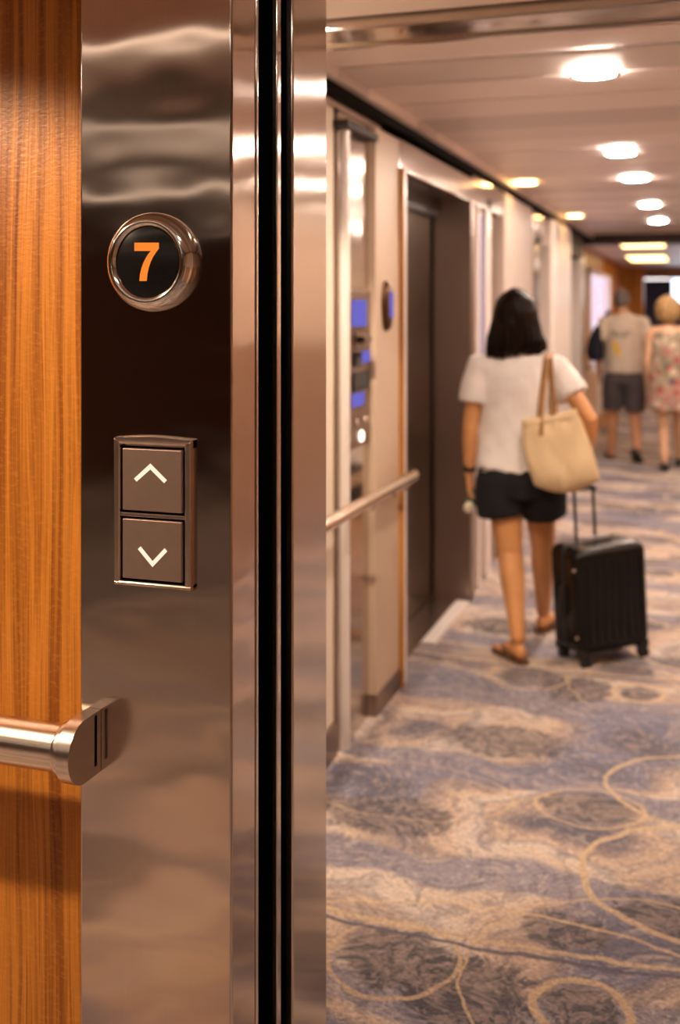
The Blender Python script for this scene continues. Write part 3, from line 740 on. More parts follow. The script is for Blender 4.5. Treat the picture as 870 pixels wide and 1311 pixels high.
V = Vector
def add_hand(bm, wrist, D, nrm, sd, k=1.0, curl=0.35):
    """wrist point, direction of the hand, palm-facing direction, thumb side"""
    D, nrm, sd = V(D).normalized(), V(nrm).normalized(), V(sd).normalized()
    w_ = V(wrist)
    loft(bm, [w_ - D * .02, w_ + D * .01, w_ + D * .045 * k, w_ + D * .085 * k], [(.022 * k, .017 * k), (.025 * k, .016 * k), (.038 * k, .015 * k), (.038 * k, .012 * k)], side=sd, n=12)
    for i, (o_, ln) in enumerate(((.029, .068), (.010, .078), (-.010, .072), (-.028, .056))):
        p_ = w_ + D * .082 * k + sd * o_ * k; d_ = D.copy(); pts = [p_ - D * .02, p_]
        ax = d_.cross(nrm)
        for s_ in range(3):
            d_ = (Matrix.Rotation(curl * (1.0 + 0.25 * s_), 3, ax) @ d_).normalized()
            p_ = p_ + d_ * ln * k * (0.42, 0.32, 0.26)[s_]; pts.append(p_)
        loft(bm, pts, [.0095 * k, .0092 * k, .0088 * k, .008 * k, .0068 * k], side=sd, n=8)
    b_ = w_ + D * .018 * k + sd * .022 * k
    d1_ = (D * .75 + sd * .65 + nrm * .25).normalized(); d2_ = (D * .95 + sd * .15 + nrm * .35).normalized()
    loft(bm, [b_ - d1_ * .015, b_ + d1_ * .028 * k, b_ + d1_ * .05 * k + d2_ * .004, b_ + d1_ * .05 * k + d2_ * .03 * k], [.013 * k, .0115 * k, .010 * k, .008 * k], side=nrm, n=8)
def foot_frame(x, y, yaw, pitch=0.0, z=0.0):
    """matrix: heel-ground point at x,y; the foot points along +Y turned by yaw; pitch lifts the heel about the ball"""
    ball = V((0, .15, 0))
    return Matrix.Translation((x, y, z)) @ Matrix.Rotation(yaw, 4, 'Z') @ Matrix.Translation(ball) @ Matrix.Rotation(-pitch, 4, 'X') @ Matrix.Translation(-ball)
def add_foot(bm, MF, k=1.0, sole=.014):
    P = lambda x, y, z: MF @ V((x * k, y * k, z * k + sole))
    sd = MF.to_3x3() @ V((1, 0, 0))
    loft(bm, [P(0, .005, .034), P(0, .03, .036), P(0, .07, .042), P(0, .11, .034), P(.002, .155, .020), P(.004, .19, .014)],
         [(.026 * k, .030 * k), (.031 * k, .036 * k), (.032 * k, .042 * k), (.037 * k, .034 * k), (.043 * k, .020 * k), (.038 * k, .013 * k)], side=sd, n=14)
    for x_, l_, r_ in ((-.030, .040, .0125), (-.011, .040, .009), (.006, .036, .0085), (.021, .030, .008), (.034, .022, .0075)):
        loft(bm, [P(x_, .165, .012), P(x_, .19, .013), P(x_, .19 + l_ * .6, .011), P(x_, .19 + l_, .009)], [r_ * k * 1.1, r_ * k, r_ * k, r_ * k * .8], side=sd, n=8)
    return MF @ V((0, .045 * k, .085 * k + sole))
def add_sandal(name, MF, mat, parent, k=1.0):
    out = [(-.028, -.012), (-.036, .03), (-.034, .08), (-.044, .14), (-.050, .19), (-.036, .235), (-.004, .25), (.026, .235), (.046, .19), (.044, .14), (.034, .08), (.034, .03), (.026, -.012), (0, -.02)]
    bm = B(); prism(bm, [MF @ V((x * k, y * k, 0)) for x, y in out], (MF.to_3x3() @ V((0, 0, .014))))
    P = lambda x, y, z: MF @ V((x * k, y * k, z * k))
    for s in (-1, 1):
        tube(bm, [P(-.018, .20, .012), P(-.010 , .17, .044), P(.035 * s, .12, .052), P(.047 * s, .075, .03), P(.036 * s, .06, .008)], .0075, 8, .3)
    return obj(name, bm, mat, parent)
def add_shoe(name, MF, mat, parent, k=1.0):
    P = lambda x, y, z: MF @ V((x * k, y * k, z * k)); sd = MF.to_3x3() @ V((1, 0, 0))
    bm = B()
    loft(bm, [P(0, -.012, .04), P(0, .02, .042), P(0, .07, .045), P(0, .13, .034), P(.002, .20, .026), P(.003, .25, .02)],
         [(.028 * k, .036 * k), (.037 * k, .042 * k), (.038 * k, .045 * k), (.043 * k, .034 * k), (.047 * k, .026 * k), (.036 * k, .018 * k)], side=sd, n=16)
    out = [(-.033, -.03), (-.041, .03), (-.038, .08), (-.048, .14), (-.053, .20), (-.040, .255), (0, .275), (.030, .255), (.050, .20), (.048, .14), (.038, .08), (.040, .03), (.030, -.03)]
    prism(bm, [P(x, y, 0) for x, y in out], (MF.to_3x3() @ V((0, 0, .018))))
    return obj(name, bm, mat, parent)
def add_head(bm, c, k=1.0, tilt=0.0):
    """c = centre of the skull; faces +Y"""
    c = V(c)
    zs = (-.118, -.10, -.075, -.045, -.01, .025, .06, .085, .105, .116)
    rx = (.030, .046, .058, .066, .073, .077, .075, .064, .042, .018)
    ry = (.028, .050, .070, .084, .094, .098, .095, .080, .052, .022)
    oy = (.048, .036, .022, .012, .004, 0, -.004, -.008, -.010, -.010)
    loft(bm, [c + V((0, o_ * k, z_ * k)) for z_, o_ in zip(zs, oy)], [(a * k, b * k) for a, b in zip(rx, ry)], n=20)
    f = lambda x, y, z: c + V((x * k, y * k, z * k))
    loft(bm, [f(0, .088, .02), f(0, .104, -.012), f(0, .112, -.032), f(0, .094, -.042)], [.007 * k, .010 * k, .013 * k, .009 * k], n=8)   # nose
    for s in (-1, 1):
        loft(bm, [f(.074 * s, -.002, .022), f(.083 * s, -.006, .008), f(.083 * s, -.004, -.015), f(.074 * s, .002, -.032)], [(.008 * k, .014 * k), (.008 * k, .018 * k), (.008 * k, .015 * k), (.007 * k, .008 * k)], n=8)
        loft(bm, [f(.045 * s, .080, .022), f(.018 * s, .093, .022)], [.009 * k, .009 * k], side=(0, 0, 1), n=8)     # brows
    loft(bm, [f(-.022, .086, -.063), f(0, .096, -.063), f(.022, .086, -.063)], [.006 * k, .009 * k, .006 * k], side=(0, 0, 1), n=8)        # lips
def add_eyes(c, k, parent):
    for s in (-1, 1):
        bm = B(); bmesh.ops.create_uvsphere(bm, u_segments=12, v_segments=8, radius=.011 * k)
        bmesh.ops.translate(bm, verts=bm.verts, vec=V(c) + V((.031 * s * k, .084 * k, .004 * k)))
        obj('eye', bm, M['eye'], parent)
def add_limb(bm, a, b, c, r, side=(1, 0, 0), bulge=1.0):
    """upper joint, middle joint, lower joint; r = radii (top, upper mid, joint, lower bulge, end)"""
    a, b, c = V(a), V(b), V(c)
    loft(bm, [a, a.lerp(b, .3), a.lerp(b, .7), b, b.lerp(c, .28) , b.lerp(c, .62), c], [r[0], r[1], (r[1] * .45 + r[2] * .55), r[2], r[3], (r[3] * .45 + r[4] * .55), r[4]], side=side, n=16)

# ---- woman in white T-shirt ---------------------------------------------------
wo = thing('person', 'woman with shoulder-length dark hair in white T-shirt and black shorts, walking away', 'person', (-.832, 5.10, 0), math.radians(9.2))
bm = B()
# trunk
loft(bm, [(-.0, 0, .80), (0, 0, .86), (0, 0, .95), (0, .005, 1.04), (0, .01, 1.14), (0, .01, 1.23), (0, .0, 1.31), (-.005, -.005, 1.365)],
     [(.155, .105), (.178, .118), (.165, .108), (.142, .095), (.148, .10), (.165, .105), (.155, .085), (.07, .06)], n=24)
loft(bm, [(-.005, -.005, 1.33), (-.010, 0, 1.40), (-.014, .012, 1.47)], [.058, .050, .052], n=14)
HC = (-.015, .02, 1.545)
add_head(bm, HC)
LS, LE, LW = (-.185, 0, 1.305), (-.224, -.02, 1.03), (-.232, .03, .80)
RS, RE, RW = (.180, 0, 1.295), (.318, -.085, 1.085), (.30, .02, .855)
AR = (.052, .046, .037, .038, .024)
add_limb(bm, LS, LE, LW, AR); add_limb(bm, RS, RE, RW, AR)
loft(bm, [(-.10, 0, 1.33), LS], [.06, .052], side=(0, 0, 1)); loft(bm, [(.10, 0, 1.325), RS], [.06, .052], side=(0, 0, 1))
add_hand(bm, LW, (.02, .05, -1), (.9, .3, 0), (0, 1, 0), .95, 0.55)
add_hand(bm, RW, (-.05, .12, -1), (0, .95, .1), (-1, 0, .0), .95, 0.85)
FL = foot_frame(.018, -.215, math.radians(30), .0)
FR = foot_frame(.100, .275, math.radians(-24), math.radians(0))
aL, aR = add_foot(bm, FL, .95), add_foot(bm, FR, .95)
LR = (.088, .086, .058, .058, .034)
add_limb(bm, (-.085, 0, .84), (-.040, -.03, .455), aL, LR); add_limb(bm, (.085, 0, .84), (.112, .155, .455), aR, (.088, .083, .056, .056, .034))
fuse('body', bm, M['skin'], wo, .0062, 3)
add_eyes(HC, 1.0, wo)
# hair: flared bob to the shoulders
bm = B()
hx, hy = -.015, -.005
loft(bm, [(hx, hy + .01, 1.672), (hx, hy + .005, 1.655), (hx, hy, 1.62), (hx - .002, hy - .005, 1.57), (hx - .002, hy - .012, 1.51), (hx - .004, hy - .022, 1.46), (hx + .002, hy - .03, 1.415), (hx + .006, hy - .036, 1.385)],
     [(.035, .04), (.065, .075), (.092, .105), (.104, .112), (.112, .108), (.128, .098), (.140, .088), (.134, .075)], n=40, cap=.25)
hr = fuse('hair', bm, M['hair_dark'], wo, .008, 2)
cut = []
nrm_ = [v.normal.copy() for v in hr.data.vertices]
for v, n_ in zip(hr.data.vertices, nrm_):
    a = math.atan2(v.co.x - hx, v.co.y - hy); lo = max(0, min(1, (1.62 - v.co.z) / .25))
    v.co += n_ * (.008 * lo * math.sin(a * 23 + 2 * math.sin(v.co.z * 14)) + .006 * mnoise.noise(v.co * 22))
    if v.co.z < 1.44: v.co.z += .022 * mnoise.noise(V((v.co.x * 30, v.co.y * 30, 2)))
# T-shirt
bm = B()
loft(bm, [(-.003, -.002, .815), (0, 0, .83), (0, 0, .92), (0, .0, 1.02), (0, .004, 1.12), (0, .004, 1.22), (-.002, 0, 1.30), (-.004, -.004, 1.355), (-.006, -.004, 1.395)],
     [(.196, .135), (.199, .138), (.192, .128), (.182, .122), (.180, .122), (.184, .122), (.174, .105), (.118, .082), (.066, .062)], n=36, cap=.02)
def sleeve(bm, a, b, t, r0, r1):
    a, b = V(a), V(b); e = a.lerp(b, t)
    inner = V((a.x * .45, a.y, a.z + .012))
    loft(bm, [inner, a + V((0, 0, .008)), a.lerp(b, t * .5), e, e + (b - a).normalized() * .004], [r0 * 1.05, r0, (r0 + r1) / 2, r1, r1 * .97], side=(0, 1, 0), n=20, cap=.02)
sleeve(bm, LS, LE, .55, .070, .073); sleeve(bm, RS, RE, .50, .070, .075)
ts = fuse('t_shirt', bm, M['tee_white'], wo, .008, 12)
wrinkle(ts, .007, 9, .55, 3.0); wrinkle(ts, .0035, 22, .6, 8.0)
# shorts
bm = B()
loft(bm, [(0, 0, .72), (0, 0, .80), (0, 0, .88), (0, 0, .90)], [(.176, .135), (.198, .143), (.186, .128), (.17, .115)], n=32, cap=.05)
loft(bm, [(-.090, 0, .80), (-.088, -.004, .72), (-.082, -.012, .635), (-.081, -.012, .628)], [(.112, .125), (.118, .124), (.114, .118), (.111, .115)], n=24, cap=.02)
loft(bm, [(.095, 0, .80), (.105, .02, .72), (.116, .05, .630), (.117, .051, .622)], [(.112, .125), (.114, .122), (.108, .116), (.105, .113)], n=24, cap=.02)
sh = fuse('shorts', bm, M['shorts_black'], wo, .008, 8); wrinkle(sh, .005, 14, .8, 1.0)
add_sandal('sandal', FL, M['sandal'], wo, .97); add_sandal('sandal', FR, M['sandal'], wo, .97)
bm = B(); lw = V(LW) + V((0, -.005, .035)); loft(bm, [lw + V((0, 0, -.012)), lw + V((0, 0, .012))], [.0315, .0315], n=20, cap=0); obj('wristband', bm, M['rubber'], wo)
# small bottle in her left hand
Mw = Matrix.Translation((-.832, 5.10, 0)) @ Matrix.Rotation(math.radians(9.2), 4, 'Z')
bt = thing('drink_bottle', 'small dark green bottle with pale cap in the left hand of the dark-haired woman', 'bottle', Mw @ V((-.213, .055, .690)), math.radians(9.2))
ax = V((-.16, -.55, -.25)).normalized()
bm = B(); lathe(bm, [(0, -.06), (.024, -.06), (.028, -.054), (.028, .03), (.024, .045), (.013, .056), (.013, .062), (0, .062)], (0, 0, 0), ax, 28); obj('body', bm, plain('green_plastic', (.03, .055, .035), .3), bt)
bm = B(); lathe(bm, [(0, .06), (.021, .06), (.021, .094), (.017, .098), (0, .098)], (0, 0, 0), ax, 24); obj('cap', bm, plain('cap_cream', (.75, .66, .48), .5), bt)

# ---- tote bag -----------------------------------------------------------------
TB = 4.90
org = PT(718, 632, TB)
tg = thing('tote_bag', 'natural canvas tote bag hanging from the shoulder of the woman in white T-shirt', 'bag', org)
tl, tr, br, bl = (668, 538), (737, 524), (768, 614), (684, 622)
def bagpt(s, q, d):
    # s across 0..1, q down 0..1
    x = (tl[0] * (1 - s) + tr[0] * s) * (1 - q) + (bl[0] * (1 - s) + br[0] * s) * q
    yv = (tl[1] * (1 - s) + tr[1] * s) * (1 - q) + (bl[1] * (1 - s) + br[1] * s) * q
    yv += 13 * math.sin(PI * s) * q * q + 3.0 * math.sin(PI * s) * (1 - q)      # sagging bottom and mouth
    x += (-5 * math.sin(PI * q) if s < .5 else 3 * math.sin(PI * q)) * abs(2 * s - 1) ** 2
    return PT(x, yv, TB + d) - org
N1, N2 = 26, 26
bm = B(); grids = []
for sgn in (-1, 1):
    gr = []
    for j in range(N2 + 1):
        q = j / N2; row = []
        for i in range(N1 + 1):
            s = i / N1
            edge = (max(0, 1 - abs(2 * s - 1) ** 2.6)) ** .6
            bot = (max(0, 1 - max(0, (q - .6) / .4) ** 2.5)) ** .6
            th = .012 + .060 * edge * bot * (0.35 + .65 * q ** .7)
            fold = .007 * mnoise.noise(V((s * 5 + sgn, q * 3, 3))) + .004 * math.sin(s * 22 + q * 4) * max(0, .5 - q)
            row.append(bm.verts.new(bagpt(s, q, sgn * (th + fold))))
        gr.append(row)
    grids.append(gr)
for gr in grids:
    for j in range(N2):
        for i in range(N1): bm.faces.new((gr[j][i], gr[j][i + 1], gr[j + 1][i + 1], gr[j + 1][i]))
a_, b_ = grids
for j in range(N2):
    for i in (0, N1): bm.faces.new((a_[j][i], a_[j + 1][i], b_[j + 1][i], b_[j][i]))
for i in range(N1): bm.faces.new((a_[N2][i], a_[N2][i + 1], b_[N2][i + 1], b_[N2][i]))
for i in range(N1):   # the mouth sinks inwards
    for gr, sgn in ((a_, 1), (b_, -1)): pass
mid = [bm.verts.new(bagpt(i / N1, .12, 0.0)) for i in range(N1 + 1)]
for i in range(N1):
    bm.faces.new((a_[0][i], a_[0][i + 1], mid[i + 1], mid[i])); bm.faces.new((mid[i], mid[i + 1], b_[0][i + 1], b_[0][i]))
bm.faces.new((a_[0][0], mid[0], b_[0][0])); bm.faces.new((a_[0][N1], mid[N1], b_[0][N1]))
obj('bag_body', bm, M['canvas'], tg, angle=70)
bm = B()   # stitched hem round the mouth
for sgn, gr in ((-1, a_), (1, b_)) if False else ():
    pass
hem = [bagpt(i / 20, .035, -(.021 + .02 * max(0, 1 - abs(2 * i / 20 - 1) ** 2.6) ** .6)) for i in range(21)]
loft(bm, hem, [(.0025, .017)] * 21, side=(0, 1, 0), n=8, cap=.2); obj('mouth_hem', bm, M['canvas'], tg)
def strap(u0, v0, u1, v1, d0, d1, top, rad=.014):
    bm = B()
    p0 = PT(u0, v0, TB + d0) - org; 
    pts = [p0 + (PT(u0, v0 + 26, TB + d0 - .012) - org - p0)] + [p0]
    p1 = PT(u1, v1, TB + d1) - org
    for k in range(1, 9): pts.append(p0.lerp(p1, k / 8))
    pts += [PT(u1 + 2, v1 - 5, TB + d1 + .05) - org, PT(u1 + 3, v1 - 4, top) - org]
    loft(bm, pts, [(rad, .0035)] * len(pts), side=(1, -.1, 0), n=10, cap=.2)
    return obj('strap', bm, M['strap'], tg)
strap(691, 532, 699, 460, -.035, .03, TB + .22, .0155)
strap(709, 529, 703, 458, .030, .045, TB + .24, .013)

# ---- suitcase -----------------------------------------------------------------
sc_loc = PZ(772, 846, 0.0)
su = thing('suitcase', 'black ribbed hard-shell cabin suitcase on four wheels, handle raised', 'suitcase', (sc_loc.x - .01, sc_loc.y + .06, 0), math.radians(41))
su.rotation_euler = (0, math.radians(-3.0), math.radians(41))
W2, D2, Z0, Z1 = .190, .120, .058, .530
def outline(shr, rib):
    w_, d_ = W2 - shr, D2 - shr; r_ = .045; pts = []
    n_ = 7; span = w_ - r_
    def edge(x0, x1, yv, s):
        st = 84
        for k in range(st):
            x = x0 + (x1 - x0) * k / st
            u = (x + span) / (2 * span) * n_
            f = u - math.floor(u)
            wv = math.cos(2 * PI * f); gro = (1 / (1 + math.exp(-7 * (wv - .25))))
            pts.append((x, yv + s * (.0085 * rib * (gro))))
    edge(-span, span, -d_, 1)
    for k in range(8): a = -PI / 2 + PI / 2 * k / 8; pts.append((w_ - r_ + r_ * math.cos(a), -d_ + r_ + r_ * math.sin(a)))
    pts.extend([(w_, -d_ + r_ + (2 * d_ - 2 * r_) * k / 6) for k in range(6)])
    for k in range(8): a = PI / 2 * k / 8; pts.append((w_ - r_ + r_ * math.cos(a), d_ - r_ + r_ * math.sin(a)))
    edge(span, -span, d_, -1)
    for k in range(8): a = PI / 2 + PI / 2 * k / 8; pts.append((-w_ + r_ + r_ * math.cos(a), d_ - r_ + r_ * math.sin(a)))
    pts.extend([(-w_, d_ - r_ - (2 * d_ - 2 * r_) * k / 6) for k in range(6)])
    for k in range(8): a = PI + PI / 2 * k / 8; pts.append((-w_ + r_ + r_ * math.cos(a), -d_ + r_ + r_ * math.sin(a)))
    return pts
bm = B(); rr_ = .045; lv = []
for k in range(7): a = PI / 2 * k / 6; lv.append((Z0 + rr_ * (1 - math.sin(a)), rr_ * .8 * (1 - math.cos(a)), 0))
lv = lv[::-1]; lv = [(z, s, min(1, max(0, (z - Z0 - .05) / .03))) for z, s, _ in lv]
lv += [(Z0 + .055, 0, 0), (Z0 + .075, 0, 1), (Z1 - .065, 0, 1), (Z1 - .048, 0, 0)]
for k in range(7): a = PI / 2 * k / 6; lv.append((Z1 - rr_ * (1 - math.sin(a)), rr_ * .8 * (1 - math.cos(a)), 0))
rows = [[bm.verts.new((x, y, z)) for x, y in outline(s, r)] for z, s, r in lv]
for p_, q_ in zip(rows, rows[1:]):
    n_ = len(p_)
    for k in range(n_): bm.faces.new((p_[k], p_[(k + 1) % n_], q_[(k + 1) % n_], q_[k]))
bm.faces.new(rows[0]); bm.faces.new(rows[-1])
obj('shell', bm, plain('black_polycarbonate', (.007, .0055, .005), .26, spec=.25, var=.1), su, angle=35)
bm = B(); pts = [(-W2 - .001, 0, Z0 + .05), (-W2 - .001, 0, Z1 - .05)]
ring = []
for k in range(4):
    cx_, cz_ = ((W2 - .04, Z0 + .04), (W2 - .04, Z1 - .04), (-W2 + .04, Z1 - .04), (-W2 + .04, Z0 + .04))[k]
    for j in range(6): a = -PI / 2 + PI / 2 * (k + j / 5); ring.append((cx_ + .0415 * math.cos(a), 0, cz_ + .0415 * math.sin(a)))
ring.append(ring[0]); loft(bm, ring, [(.012, .003)] * len(ring), side=(0, 1, 0), n=8, cap=0); obj('zip_band', bm, M['rubber'], su)
bm = B()
for x in (-.052, .052): tube(bm, [(x, D2 - .03, Z1 - .03), (x, D2 - .03, .755)], .0075, 10)
hd = obj('trolley_handle', bm, M['black'], su)
bm = B(); loft(bm, [(-.062, D2 - .03, .752), (-.045, D2 - .03, .762), (.045, D2 - .03, .762), (.062, D2 - .03, .752)], [(.012, .010), (.013, .012), (.013, .012), (.012, .010)], side=(0, 1, 0), n=12); obj('grip', bm, M['rubber'], hd)
bm = B(); loft(bm, [(-.075, .0, Z1 - .002), (-.065, 0, Z1 + .016), (0, 0, Z1 + .022), (.065, 0, Z1 + .016), (.075, 0, Z1 - .002)], [(.013, .005)] * 5, side=(0, 1, 0), n=10); h_ = obj('top_handle', bm, plain('grey_handle', (.10, .09, .09), .35), su)
h_['label'] = 'grey carry handle'
bm = B(); loft(bm, [(-W2 - .004, 0, .22), (-W2 - .02, 0, .24), (-W2 - .02, 0, .34), (-W2 - .004, 0, .36)], [(.012, .004)] * 4, side=(0, 1, 0), n=10); obj('side_handle', bm, M['rubber'], su)
for sx in (-1, 1):
    for sy in (-1, 1):
        bm = boxes((sx * (W2 - .035) - .026, sy * (D2 - .035) - .024, .045), (sx * (W2 - .035) + .026, sy * (D2 - .035) + .024, .085), .008); 
        fk = obj('wheel_fork', bm, M['rubber'], su)
        bm = B(); 
        for dx in (-.013, .013): lathe(bm, [(0, -.007), (.019, -.007), (.0235, -.004), (.0235, .004), (.019, .007), (0, .007)], (sx * (W2 - .035) + dx, sy * (D2 - .035) - .008, .0235), (1, 0, 0), 24)
        obj('wheel', bm, M['rubber'], fk)
for x, z in ((-.085, Z1 - .005), (W2 - .012, Z1 - .045), (-W2 + .002, Z1 - .09), (-W2 + .002, .14)):
    bm = B(); bmesh.ops.create_uvsphere(bm, u_segments=14, v_segments=8, radius=.009)
    bmesh.ops.translate(bm, verts=bm.verts, vec=(x, -D2 + .035 if abs(x) > .1 else -.0, z)); obj('rivet', bm, M['satin'], su)

# ---- man ----------------------------------------------------------------------
KM = .00821
mp = PT(798, 395, 11.5)
ma = thing('person', 'grey-haired man in beige T-shirt with faded back print and charcoal shorts', 'person', (mp.x, mp.y, 0), math.radians(4.0))
bm = B()
loft(bm, [(0, 0, .86), (0, 0, .95), (0, 0, 1.05), (0, 0, 1.18), (0, 0, 1.32), (0, 0, 1.43), (0, -.005, 1.50)], [(.17, .13), (.18, .135), (.165, .13), (.175, .13), (.19, .125), (.17, .10), (.08, .07)], n=24)
loft(bm, [(-.01, -.005, 1.47), (-.015, 0, 1.54), (-.02, .01, 1.60)], [.064, .06, .06], n=14)
HM = (-.022, .02, 1.675); add_head(bm, HM, 1.0)
mLS, mLE, mLW = (-.20, 0, 1.43), (-.255, -.02, 1.14), (-.25, .10, .90)
mRS, mRE, mRW = (.20, 0, 1.43), (.265, -.02, 1.14), (.285, .08, .90)
AM = (.058, .052, .043, .043, .029)
add_limb(bm, mLS, mLE, mLW, AM); add_limb(bm, mRS, mRE, mRW, AM)
loft(bm, [(-.1, 0, 1.45), mLS], [.065, .058], side=(0, 0, 1)); loft(bm, [(.1, 0, 1.45), mRS], [.065, .058], side=(0, 0, 1))
add_hand(bm, mLW, (0, .15, -1), (.9, .3, 0), (0, 1, 0), 1.05, .4); add_hand(bm, mRW, (.1, .1, -1), (-.9, .3, 0), (0, 1, 0), 1.05, .5)
mFL = foot_frame(-.125, .02, math.radians(6)); mFR = foot_frame(.095, -.36, math.radians(-18), math.radians(38))
mA, mB = add_foot(bm, mFL, 1.05, .018), add_foot(bm, mFR, 1.0, .018)
add_limb(bm, (-.095, 0, .90), (-.115, .06, .49), mA, (.095, .09, .062, .062, .042)); add_limb(bm, (.095, 0, .90), (.11, -.03, .48), mB, (.095, .09, .062, .062, .042))
fuse('body', bm, M['skin2'], ma, .009, 3); add_eyes(HM, 1.0, ma)
bm = B()
h0 = V(HM)
loft(bm, [h0 + V((0, -.018, -.05)), h0 + V((0, -.022, -.01)), h0 + V((0, -.02, .035)), h0 + V((0, -.015, .075)), h0 + V((0, -.012, .10))], [(.070, .080), (.079, .092), (.081, .098), (.074, .09), (.048, .06)], n=24, cap=.3)
fuse('hair', bm, M['hair_grey'], ma, .009, 2)
g = G('printed_tee'); co = g.coords()
sx = g.n('ShaderNodeSeparateXYZ'); g.set(sx, '0', co)
X_, Y_, Z_ = sx.outputs
def blob(cx_, cz_, rx_, rz_, rot=0.0):
    dx = g.math('SUBTRACT', X_, cx_); dz = g.math('SUBTRACT', Z_, cz_); c_, s_ = math.cos(rot), math.sin(rot)
    a = g.math('ADD', g.math('MULTIPLY', dx, c_ / rx_), g.math('MULTIPLY', dz, s_ / rx_)); b = g.math('ADD', g.math('MULTIPLY', dx, -s_ / rz_), g.math('MULTIPLY', dz, c_ / rz_))
    d = g.math('POWER', g.math('ADD', g.math('POWER', g.math('ABSOLUTE', a), 4), g.math('POWER', g.math('ABSOLUTE', b), 4)), .25)
    return g.math('MULTIPLY', g.step(d, 1.1, .9), g.math('LESS_THAN', Y_, 0.0))
fold = g.noise(co, 7, 3).outputs[0]
cc = g.ramp(fold, [(.3, (.50, .40, .31)), (.7, (.60, .50, .40))])
mk = g.noise(co, 60, 2).outputs[0]
for args in ((-.085, 1.335, .050, .030), (.035, 1.335, .050, .030), (-.03, 1.30, .06, .018)):
    cc = g.mix(g.math('MULTIPLY', g.math('MULTIPLY', blob(*args), g.step(mk, .42, .55)), .75), cc, (.10, .08, .07))
cc = g.mix(blob(-.075, 1.175, .025, .078, .42), cc, (.78, .46, .03))
g.bsdf(cc, .9, 0, g.bump(fold, .4, .02), .2); M['tee_man'] = g.m
bm = B()
loft(bm, [(0, 0, .915), (0, 0, .93), (0, 0, 1.05), (0, 0, 1.18), (0, 0, 1.32), (0, 0, 1.42), (0, -.003, 1.495), (-.008, -.003, 1.54)], [(.205, .16), (.208, .163), (.205, .158), (.204, .155), (.212, .15), (.195, .125), (.125, .092), (.075, .072)], n=32, cap=.02)
sleeve(bm, mLS, mLE, .60, .080, .080); sleeve(bm, mRS, mRE, .60, .080, .080)
tm = fuse('t_shirt', bm, M['tee_man'], ma, .010, 10); wrinkle(tm, .008, 8, .6, 2.0)
bm = B()
loft(bm, [(0, 0, .80), (0, 0, .90), (0, 0, .96)], [(.19, .15), (.20, .155), (.185, .14)], n=28, cap=.05)
loft(bm, [(-.10, 0, .86), (-.108, .02, .70), (-.115, .05, .53), (-.115, .05, .52)], [(.115, .13), (.115, .125), (.108, .115), (.105, .112)], n=20, cap=.02)
loft(bm, [(.10, 0, .86), (.108, -.01, .70), (.115, -.025, .53), (.115, -.025, .52)], [(.115, .13), (.115, .125), (.108, .115), (.105, .112)], n=20, cap=.02)
s2 = fuse('shorts', bm, M['shorts_grey'], ma, .010, 3); wrinkle(s2, .007, 9, .8, 4.0)
add_sandal('sandal', mFL, M['sandal'], ma, 1.07); add_shoe('shoe', mFR, M['shoe'], ma, 1.05)
# dark shoulder bag
bp = V((mp.x, mp.y, 0)) + V((-.28, .0, 1.04))
bg = thing('shoulder_bag', 'dark navy shoulder bag hanging on the left side of the man in beige T-shirt', 'bag', bp)
bm = B(); loft(bm, [(0, 0, .02), (-.01, 0, .10), (0, 0, .22), (.03, 0, .33), (.065, 0, .42)], [(.085, .16), (.10, .175), (.085, .155), (.055, .11), (.02, .04)], n=24, cap=.4, power=2.6); b_ = obj('bag_body', bm, M['navy_bag'], bg); wrinkle(b_, .01, 8, 1, 5)
bm = B(); loft(bm, [(.05, .03, .38), (.085, .02, .46), (.13, 0, .52), (.15, .05, .525)], [(.02, .005)] * 4, side=(1, 0, 0), n=8); obj('strap', bm, M['navy_bag'], bg)

# ---- blonde woman -------------------------------------------------------------
fp = PT(855, 395, 10.9)
fw = thing('person', 'woman with blonde bob in sleeveless floral dress and black shoes, beside the man', 'person', (fp.x, fp.y, 0), 0.0)
bm = B()
loft(bm, [(0, 0, .80), (0, 0, .90), (0, 0, 1.03), (0, 0, 1.16), (0, 0, 1.28), (0, 0, 1.36), (0, 0, 1.42)], [(.16, .12), (.175, .13), (.14, .11), (.15, .115), (.165, .11), (.14, .09), (.06, .06)], n=24)
loft(bm, [(0, 0, 1.39), (0, 0, 1.45), (0, .01, 1.51)], [.055, .05, .052], n=14)
HF = (0, .02, 1.585); add_head(bm, HF)
fLS, fLE, fLW = (-.165, 0, 1.345), (-.20, -.03, 1.07), (-.205, .03, .84); fRS, fRE, fRW = (.165, 0, 1.345), (.215, -.03, 1.07), (.21, .06, .84)
AF = (.052, .046, .038, .037, .025)
add_limb(bm, fLS, fLE, fLW, AF); add_limb(bm, fRS, fRE, fRW, AF)
loft(bm, [(-.09, 0, 1.365), fLS], [.055, .052], side=(0, 0, 1)); loft(bm, [(.09, 0, 1.365), fRS], [.055, .052], side=(0, 0, 1))
add_hand(bm, fLW, (-.1, .1, -1), (.9, .2, 0), (0, 1, 0), .95, .5); add_hand(bm, fRW, (.05, .1, -1), (-.9, .2, 0), (0, 1, 0), .95, .4)
fFL = foot_frame(-.02, -.22, math.radians(8), math.radians(0)); fFR = foot_frame(.09, .20, math.radians(-8))
fA, fB = add_foot(bm, fFL, .95, .018), add_foot(bm, fFR, .95, .018)
add_limb(bm, (-.08, 0, .84), (-.05, -.02, .46), fA, (.09, .086, .056, .056, .034)); add_limb(bm, (.085, 0, .84), (.09, .14, .46), fB, (.09, .086, .056, .056, .034))
fuse('body', bm, M['skin3'], fw, .009, 3); add_eyes(HF, 1.0, fw)
bm = B()
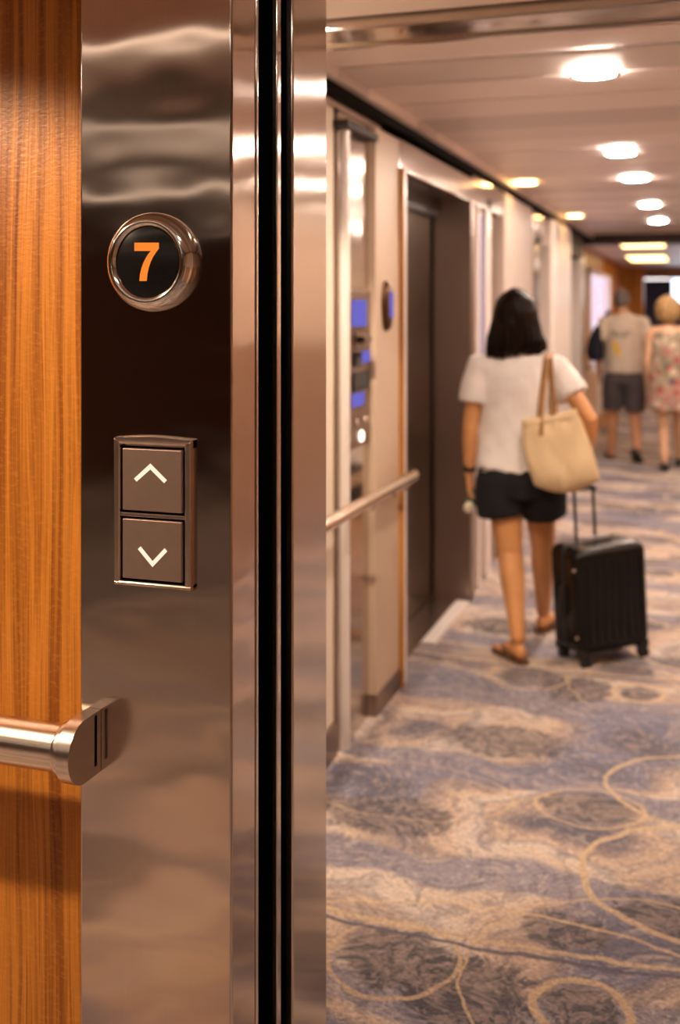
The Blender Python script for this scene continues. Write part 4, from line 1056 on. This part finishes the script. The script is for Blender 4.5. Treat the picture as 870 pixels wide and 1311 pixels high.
loft(bm, [(0, .0, 1.712), (0, -.003, 1.695), (0, -.01, 1.66), (0, -.016, 1.61), (0, -.022, 1.55), (0, -.03, 1.495), (0, -.03, 1.465)], [(.04, .045), (.075, .08), (.108, .11), (.124, .118), (.126, .112), (.112, .092), (.085, .07)], n=32, cap=.3)
h2 = fuse('hair', bm, M['hair_blonde'], fw, .010, 2); wrinkle(h2, .010, 22, .5, 2.0)
g = G('floral_print'); co = g.coords()
v1 = g.n('ShaderNodeTexVoronoi', {'feature': 'F1'}, Scale=13.0); g.set(v1, 'Vector', co)
n1 = g.noise(co, 16, 2).outputs[0]
petal = g.ramp(g.n('ShaderNodeSeparateColor', Color=v1.outputs['Color']).outputs[0], [(0, (.34, .08, .08)), (.25, (.42, .22, .18)), (.45, (.08, .085, .12)), (.6, (.52, .42, .32)), (.78, (.14, .14, .09)), (.9, (.38, .14, .15))], 'CONSTANT')
cc = g.mix(g.step(g.math('ADD', v1.outputs['Distance'], g.math('MULTIPLY', n1, .35)), .72, .60), g.ramp(n1, [(.4, (.36, .28, .21)), (.6, (.24, .20, .135))]), petal)
g.bsdf(cc, .85, 0, g.bump(n1, .2, .01), .2); M['floral'] = g.m
bm = B()
loft(bm, [(0, .01, .585), (0, .01, .60), (0, .0, .75), (0, 0, .90), (0, 0, 1.04), (0, 0, 1.16), (0, 0, 1.28), (0, 0, 1.35), (0, 0, 1.385)], [(.225, .20), (.226, .20), (.21, .17), (.198, .15), (.165, .13), (.168, .13), (.176, .122), (.150, .098), (.11, .07)], n=36, cap=.02)
dr = fuse('dress', bm, M['floral'], fw, .010, 3); wrinkle(dr, .008, 8, .3, 6.0)
add_shoe('shoe', fFL, M['shoe'], fw, .95); add_shoe('shoe', fFR, M['shoe'], fw, .95)
# ---------------------------------------------------------------- world, view
w = bpy.data.worlds.new('world'); bpy.context.scene.world = w; w.use_nodes = True
bgn = w.node_tree.nodes['Background']; bgn.inputs[0].default_value = (1.0, 0.85, 0.7, 1); bgn.inputs[1].default_value = 0.02
vs = bpy.context.scene.view_settings
vs.view_transform = 'Standard'; vs.look = 'None'; vs.exposure = 0.45; vs.gamma = 1.0; vs.use_curve_mapping = False
cy = bpy.context.scene.cycles
cy.use_denoising = True
cy.sample_clamp_indirect = 6.0
cy.max_bounces = 8; cy.diffuse_bounces = 4; cy.glossy_bounces = 5
